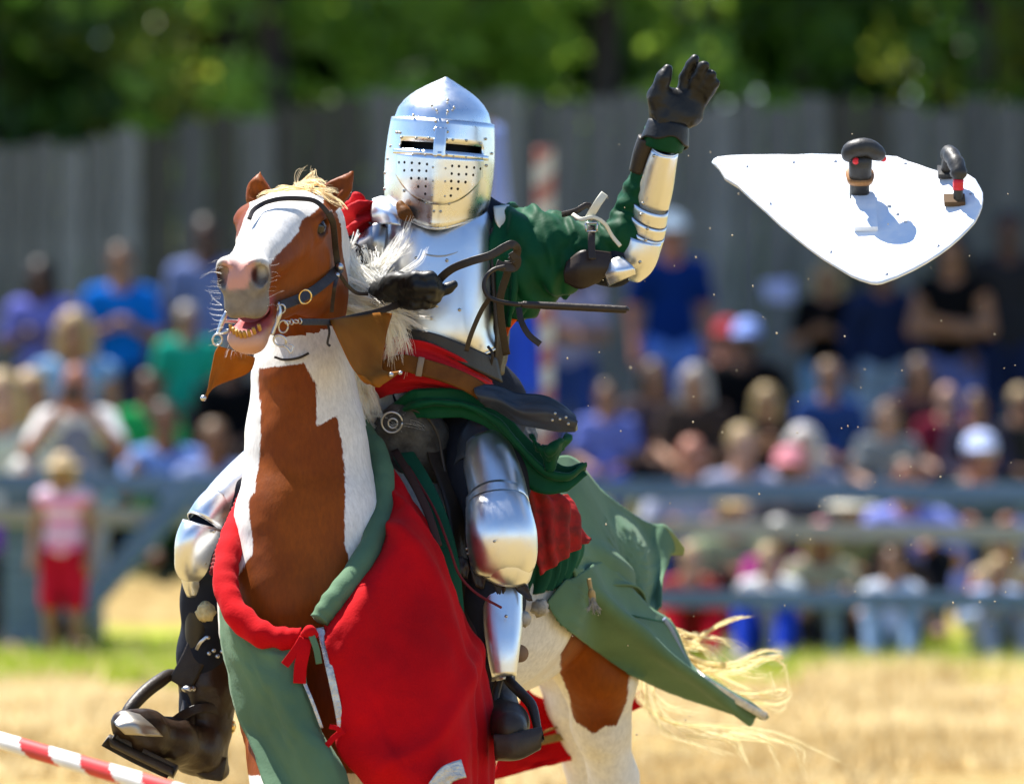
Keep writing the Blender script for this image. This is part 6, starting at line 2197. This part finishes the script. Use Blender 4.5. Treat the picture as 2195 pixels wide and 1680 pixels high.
    # left leg (right in the photograph)
    fr = (0.1, -1, 0.12)
    lc, G = plate("thigh_leather", [(1034, 1010, -.16, 62, 60), (1036, 960, -.12, 58, 58), (1040, 920, -.08, 46, 50)], SCB, knight, arc=(-1.5, 1.4), nu=10, nv=26, front=fr, shape=lambda u, th: 16 * np.cos(th * 1.2) * u - 12 * u + 0 * th)
    cu, G = plate("cuisse", [(1072, 1100, -.27, 62, 72), (1062, 1050, -.22, 62, 70), (1050, 1000, -.17, 58, 66), (1044, 965, -.14, 52, 60)], PLT, knight, arc=(-1.25, 1.35), nu=18, nv=30, front=fr, power=2.3, shape=lambda u, th: 18 * (np.sin(th * .9 + .5)) * np.clip(u - .55, 0, 1))
    V, F = tube_geo(G[-1], .0024, 6)
    put("rolled_edge", V, F, PLT, cu)
    rivets([(1048, 977, -.215), (1003, 1006, -.20), (1013, 1035, -.22), (1100, 1072, -.30)], cu)
    ll, G = plate("knee_lame", [(1068, 1112, -.28, 70, 80), (1064, 1078, -.25, 66, 76)], PLT, knight, arc=(-1.3, 1.3), nu=6, nv=28, front=fr)
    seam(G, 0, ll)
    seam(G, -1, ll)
    rivets([(1005, 1087, -.30)], ll)
    po, G = plate("poleyn", [(1076, 1204, -.29, 66, 72), (1075, 1180, -.30, 72, 82), (1072, 1150, -.30, 74, 90), (1069, 1125, -.29, 70, 84), (1065, 1100, -.27, 66, 78)], PLT, knight, arc=(-1.35, 1.35), nu=22, nv=36, front=fr, power=2.8, keel=.03)
    for row in (0, -1):
        V, F = tube_geo(G[row], .0022, 6)
        put("rolled_edge", V, F, PLT, po)
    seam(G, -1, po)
    rivets([(1061, 1098, -.375), (1060, 1160, -.422), (1000, 1176, -.34), (1138, 1192, -.34)], po)
    lo, G = plate("knee_lame", [(1082, 1228, -.29, 50, 70), (1078, 1205, -.30, 64, 76), (1074, 1186, -.30, 68, 80)], PLT, knight, arc=(-1.35, 1.3), nu=8, nv=28, front=fr, shape=lambda u, th: -14 * np.sin(th) * (1 - u))
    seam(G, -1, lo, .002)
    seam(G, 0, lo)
    rivets([(1003, 1186, -.335), (1102, 1192, -.375)], lo)
    for k2, (a, b2, c2) in enumerate((((984, 1190), (1004, 1196), (994, 1240)), ((1006, 1196), (1044, 1208), (1028, 1262)), ((1044, 1206), (1084, 1222), (1072, 1278)), ((1084, 1222), (1122, 1240), (1134, 1288)))):
        cloth("knee_tab", [[(*a, -.33), (*b2, -.33)], [((a[0] + c2[0]) / 2 - 6, (a[1] + c2[1]) / 2, -.34), ((b2[0] + c2[0]) / 2 + 6, (b2[1] + c2[1]) / 2, -.34)], [(c2[0] - 7, c2[1] - 5, -.34), (c2[0] + 7, c2[1], -.34)]], LTH, knight, 10, 8, .004, amp=.005, seed=k2)
    gr, G = plate("greave", [(1080, 1452, -.345, 24, 30), (1078, 1400, -.335, 33, 38), (1077, 1340, -.31, 40, 44), (1077, 1256, -.28, 40, 44)], PLT, knight, arc=(-1.15, 1.45), nu=16, nv=24, front=(0, -1, .1), keel=.05, power=3.4)
    strap("greave_edge", [(1106, 1286, -.30), (1104, 1340, -.31), (1100, 1400, -.30), (1094, 1448, -.29)], 8, mat("dull_steel", (.45, .43, .38), .35, 1.0), gr, 4)
    rivets([(1085, 1320, -.375), (1079, 1405, -.36)], gr, .004)
    strap("greave_strap", [(1018, 1408, -.29), (1050, 1396, -.33), (1078, 1400, -.34)], 16, LTH, knight, 4)
    strap("greave_strap", [(1054, 1456, -.31), (1076, 1452, -.34), (1098, 1446, -.33)], 10, STL, knight, 4)
    B = Body(W(980, 1230, -.4) * [1, 0, 1] + [0, -.62, -.5], W(1180, 1230, -.4) * [1, 0, 1] + [0, -.08, .0], .006)
    B.pchain([(1010, 1260, -.24, 44), (1026, 1360, -.25, 46), (1052, 1450, -.26, 44), (1062, 1510, -.27, 42)], .03)
    B.pchain([(1066, 1530, -.28, 44), (1084, 1552, -.40, 42), (1094, 1560, -.52, 36)], .03)
    V, F = B.mesh(2)
    V = V + (vnoise(V * 30, 3) * .003)[:, None]
    put("boot", V, F, LTH, knight)
    # right leg (left in the photograph)
    fr = (-0.55, -1, 0.2)
    cu, G = plate("cuisse", [(462, 1108, -.10, 42, 60), (490, 1080, -.08, 52, 62), (530, 1046, -.05, 60, 64), (580, 1000, -.02, 60, 64)], PLT, knight, arc=(-1.5, 1.5), nu=14, nv=28, front=fr)
    ll, G = plate("knee_lame", [(446, 1132, -.11, 46, 62), (462, 1108, -.10, 46, 64), (474, 1096, -.09, 46, 64)], PLT, knight, arc=(-1.4, 1.4), nu=8, nv=26, front=fr)
    V, F = tube_geo(G[0], .003, 6)
    put("rolled_edge", V, F, PLT, ll)
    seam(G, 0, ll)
    rivets([(443, 1092, -.15), (458, 1138, -.18)], ll, .0045)
    po, G = plate("poleyn", [(432, 1216, -.08, 36, 60), (436, 1190, -.10, 44, 76), (440, 1160, -.11, 48, 84), (448, 1128, -.11, 48, 72)], PLT, knight, arc=(-1.5, 1.5), nu=20, nv=32, front=fr)
    for row in (0, -1):
        V, F = tube_geo(G[row], .0026, 6)
        put("rolled_edge", V, F, PLT, po)
    lo, G = plate("knee_lame", [(434, 1258, -.06, 20, 50), (432, 1236, -.07, 28, 56), (432, 1208, -.08, 34, 60)], PLT, knight, arc=(-1.4, 1.4), nu=8, nv=26, front=fr)
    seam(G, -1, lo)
    rivets([(440, 1206, -.16), (416, 1224, -.13)], lo, .004)
    strap("lace", [(402, 1290, -.08), (412, 1284, -.08), (424, 1282, -.08)], 9, LTH, knight)
    strap("lace", [(404, 1262, -.08), (404, 1274, -.08), (412, 1282, -.08)], 6, LTH, knight)
    plate("greave", [(432, 1400, -.03, 30, 44), (436, 1330, -.04, 34, 46), (438, 1262, -.05, 32, 46)], steel("dark_greave", (.05, .048, .045), .4), knight, arc=(-1.5, 1.4), nu=12, nv=22, front=fr)
    for x, y in ((448, 1400), (458, 1394), (466, 1406), (476, 1396), (446, 1366)):
        small("rivet", W(x, y, -.10), .005, STL, knight)
    strap("spur_strap", [(421, 1392, -.08), (430, 1376, -.09), (444, 1364, -.09)], 7, STL, knight)
    B = Body(W(200, 1360, -.2) * [1, 0, 1] + [0, -.42, -.36], W(540, 1360, -.2) * [1, 0, 1] + [0, .2, .0], .006)
    B.pchain([(440, 1400, -.01, 56), (448, 1480, -.01, 56), (446, 1560, -.01, 48), (430, 1610, -.02, 46)], .03)
    B.pchain([(446, 1628, -.01, 38), (420, 1612, -.05, 44), (370, 1588, -.12, 46), (310, 1566, -.20, 42), (268, 1552, -.25, 32)], .03)
    B.cap(W(452, 1640, .0), W(470, 1648, .02), .03, .026, .02)
    V, F = B.mesh(2)
    V = V + (vnoise(V * 26, 3) * .004 + vnoise(V * 60, 5) * .002)[:, None]
    bt = put("boot", V, F, BOOT, knight)
    cloth("toe_cap", [[(244, 1546, -.29), (268, 1524, -.27), (300, 1530, -.26)], [(250, 1556, -.31), (290, 1546, -.31), (330, 1556, -.28)], [(268, 1574, -.31), (310, 1576, -.31), (350, 1578, -.26)]], steel("dark_toe", (.40, .36, .30), .4), bt, 12, 16, .004)
    cloth("heel_block", [[(420, 1610, -.06), (450, 1622, -.06), (486, 1622, -.04)], [(412, 1644, -.07), (444, 1660, -.07), (478, 1668, -.05)], [(410, 1650, -.07), (440, 1668, -.07), (470, 1674, -.05)]], LTH, bt, 8, 12, .05)
    strap("boot_strap", [(356, 1560, -.18), (396, 1530, -.10), (440, 1516, -.08), (492, 1530, -.04)], 20, LTH, bt, 4)
    small("buckle", W(414, 1476, -.09), .007, STL, bt)
    small("spur_button", W(402, 1476, -.1), (.014, .01, .008), STL, bt)
    sp = small("spur_rowel", W(486, 1556, -.02), (.022, .012, .022), BRS, bt)


build_armour()

# ------------------------------------------------------------------ flying shield
def build_shield():
    SY = lambda y: -.10 - (y - 460) * PX * 1.5
    root = thing("shield", "white heater shield flying through the air with its two grip handles up", "shield", tuple(W(1840, 460, -.1)))
    out = [(75, 385), (90, 360), (120, 340), (220, 312), (330, 290), (440, 274), (550, 262), (680, 256), (800, 243), (930, 242), (1070, 243), (1180, 246), (1270, 250), (1360, 260), (1440, 270), (1520, 312), (1600, 345), (1670, 378), (1750, 410), (1850, 436), (1950, 460), (1985, 486), (2010, 510), (2044, 568), (2065, 620), (2068, 670), (2060, 720), (2040, 770), (2010, 820), (1960, 872), (1900, 920), (1830, 970), (1750, 1020), (1660, 1066), (1560, 1110), (1440, 1155), (1330, 1190), (1290, 1195), (1250, 1190), (1170, 1162), (1100, 1130), (1000, 1070), (900, 1010), (800, 942), (700, 870), (580, 782), (470, 690), (350, 600), (260, 530), (170, 490), (130, 430), (96, 404)]
    O = np.array([(x * .29137 + 1503.7, y * .29137 + 259.3) for x, y in out])
    c = O.mean(0)
    rings = []
    n = len(O)
    ts = [1.0, .985, .93, .8, .6, .4, .2, .05]
    V, F = [], []

    def pt(p, off):
        # bowed slightly along its width
        bow = .035 * (((p[0] - 1810) / 290) ** 2)
        q = W(p[0], p[1], SY(p[1]))
        nn = nrm(np.array([0, -1, 1.5]))
        return q + nn * (bow + off)
    for off, sgn in ((0, 1), (-.010, -1)):
        base = len(V)
        for t in ts:
            for p in O:
                q = c + (p - c) * t
                V.append(pt(q, off + .0012 * vnoise(np.array([[q[0] * .05, q[1] * .1, 0]]), 2)[0] - (.003 * sgn if t == 1.0 else 0)))
        for i in range(len(ts) - 1):
            for j in range(n):
                a, b = base + i * n + j, base + i * n + (j + 1) % n
                f = [a, a + n, b + n, b]
                F.append(f if sgn > 0 else f[::-1])
        V.append(pt(c, off))
        e = base + (len(ts) - 1) * n
        for j in range(n):
            f = [e + j, len(V) - 1, e + (j + 1) % n]
            F.append(f if sgn > 0 else f[::-1])
    o2 = len(ts) * n + 1
    for j in range(n):
        F.append([j, (j + 1) % n, o2 + (j + 1) % n, o2 + j])
    wp = mat("shield_white", (.82, .83, .84), .5, col2=(.60, .68, .78), nscale=16, bump=.3, bscale=30, rvar=.15)
    put("board", np.array(V), F, wp, root)
    NN = nrm(np.array([0, -1, 1.5]))
    UP = nrm(np.array([0, 1.5, 1.0]))    # up the board
    RT = np.array([1.0, 0, 0])

    def base(x, y):
        return W(x, y, SY(y)) + NN * .035 * (((x - 1810) / 290) ** 2)

    def block(name, o, a, b, hgt, m, parent, along=UP, side=RT, off=0.0):
        """box on the board: centre o, half length a along, half width b across"""
        P = []
        for h in (off, off + hgt):
            for s, t in ((-1, -1), (1, -1), (1, 1), (-1, 1)):
                P.append(o + along * a * t + side * b * s + NN * h)
        F = [[0, 3, 2, 1], [4, 5, 6, 7], [0, 1, 5, 4], [1, 2, 6, 5], [2, 3, 7, 6], [3, 0, 4, 7]]
        return put(name, np.array(P), F, m, parent, smooth=False)
    rub = mat("black_tape", (.02, .02, .022), .5, col2=(.035, .034, .03), nscale=30, bump=.4, bscale=70)
    wd = mat("varnished_wood", (.34, .17, .06), .45, col2=(.24, .11, .035), nscale=25, stretch=(6, 1, 1))
    # first handle
    b0 = base(1843, 432)
    block("mount_plate", b0 + UP * -.052 + RT * .008, .075, .027, .012, wp, root)
    post = b0 + UP * .028
    V, F = tube_geo(np.array([post + NN * .0, post + NN * .03, post + NN * .055, post + NN * .085, post + NN * .108]), np.array([.023, .023, .026, .027, .026]), 16, front=(1, 0, 0), power=3.5)
    g = put("grip_post", V, F, rub, root)
    V, F = tube_geo(np.array([post + NN * .042, post + NN * .055]), np.array([.030, .033]), 20, front=(1, 0, 0), power=3.0)
    put("wood_collar", V, F, wd, g)
    h0 = post + NN * .108
    V, F = tube_geo(crs([h0 + RT * -.032 - NN * .012, h0 + RT * -.02 + NN * .012, h0 + RT * .012 + NN * .02, h0 + RT * .038 + NN * .004, h0 + RT * .05 - NN * .008], 16), np.array([.014, .02, .024, .026, .027, .027, .027, .027, .026, .026, .025, .024, .022, .02, .017, .012]) * .82, 14, front=tuple(UP))
    hd = put("grip_handle", V, F, rub, g)
    rdp = mat("red_tip", (.62, .02, .03), .4)
    small("red_tip", h0 + RT * .052 - NN * .010, .008, rdp, g)
    small("red_tip", h0 + RT * -.012 - NN * .004 - UP * .020, .0085, rdp, g)
    # shoe plate with screws to the right
    for k in range(3):
        small("screw", base(1900, 440) + UP * (-.01 - .035 * k) + RT * (.006 + .017 * k) + NN * .002, (.005, .005, .003), STL, root)
    for x_, y_ in ((1600, 372), (1700, 352), (1790, 346), (1940, 356), (2040, 400), (2080, 440), (2010, 540), (1900, 590), (1780, 540), (1650, 445)):
        small("rivet", base(x_, y_) + NN * .001, (.0045, .0045, .0018), STL, root, rot=NN)
    # second handle, near the right edge
    b1 = base(2050, 430)
    block("mount_plate", b1 - UP * .045 + RT * -.008, .018, .024, .012, mat("brown_block", (.10, .06, .03), .6), root)
    block("mount_plate", b1 + UP * .075 + RT * -.022, .02, .018, .012, rub, root)
    pts = crs([b1 - UP * .05 + RT * 0, b1 - UP * .035 + NN * .036, b1 - UP * .01 + NN * .068, b1 + UP * .045 + NN * .072 + RT * -.014, b1 + UP * .07 + NN * .05 + RT * -.02, b1 + UP * .075 + NN * .0 + RT * -.022], 26)
    V, F = tube_geo(pts, np.concatenate([np.full(8, .011), np.full(12, .019) + .0018 * np.sin(np.arange(12) * 2.2), np.full(6, .011)]), 14, front=(1, 0, 0))
    g2 = put("grip_handle", V, F, rub, root)
    V, F = tube_geo(pts[4:8], .0125, 12, front=(1, 0, 0))
    put("red_tape", V, F, rdp, g2)


build_shield()

# ------------------------------------------------------------------ flecks of turf thrown up by the hooves
def build_flecks():
    n = 130
    x = np.concatenate([rng.uniform(1200, 2190, 90), rng.uniform(1500, 2190, 40)])
    y = np.concatenate([rng.uniform(250, 1660, 90), rng.uniform(700, 1300, 40)])
    Y = rng.uniform(-.9, .9, n)
    Vs, Fs, o = [], [], 0
    V0, F0 = ball(1, 5, 4)
    for a, b, c in zip(x, y, Y):
        s = rng.uniform(.0008, .0024) * rng.uniform(.6, 1.3, 3)
        Vs.append(V0 * s + W(a, b, c))
        Fs += [[i + o for i in f] for f in F0]
        o += len(V0)
    ob = put("flying_dirt", np.concatenate(Vs), Fs, mat("pale_chaff", (.6, .5, .34), .8), kind="stuff")
    ob["label"] = "flecks of chaff and dirt thrown up in the air by the hooves"
    ob["category"] = "dirt"


build_flecks()
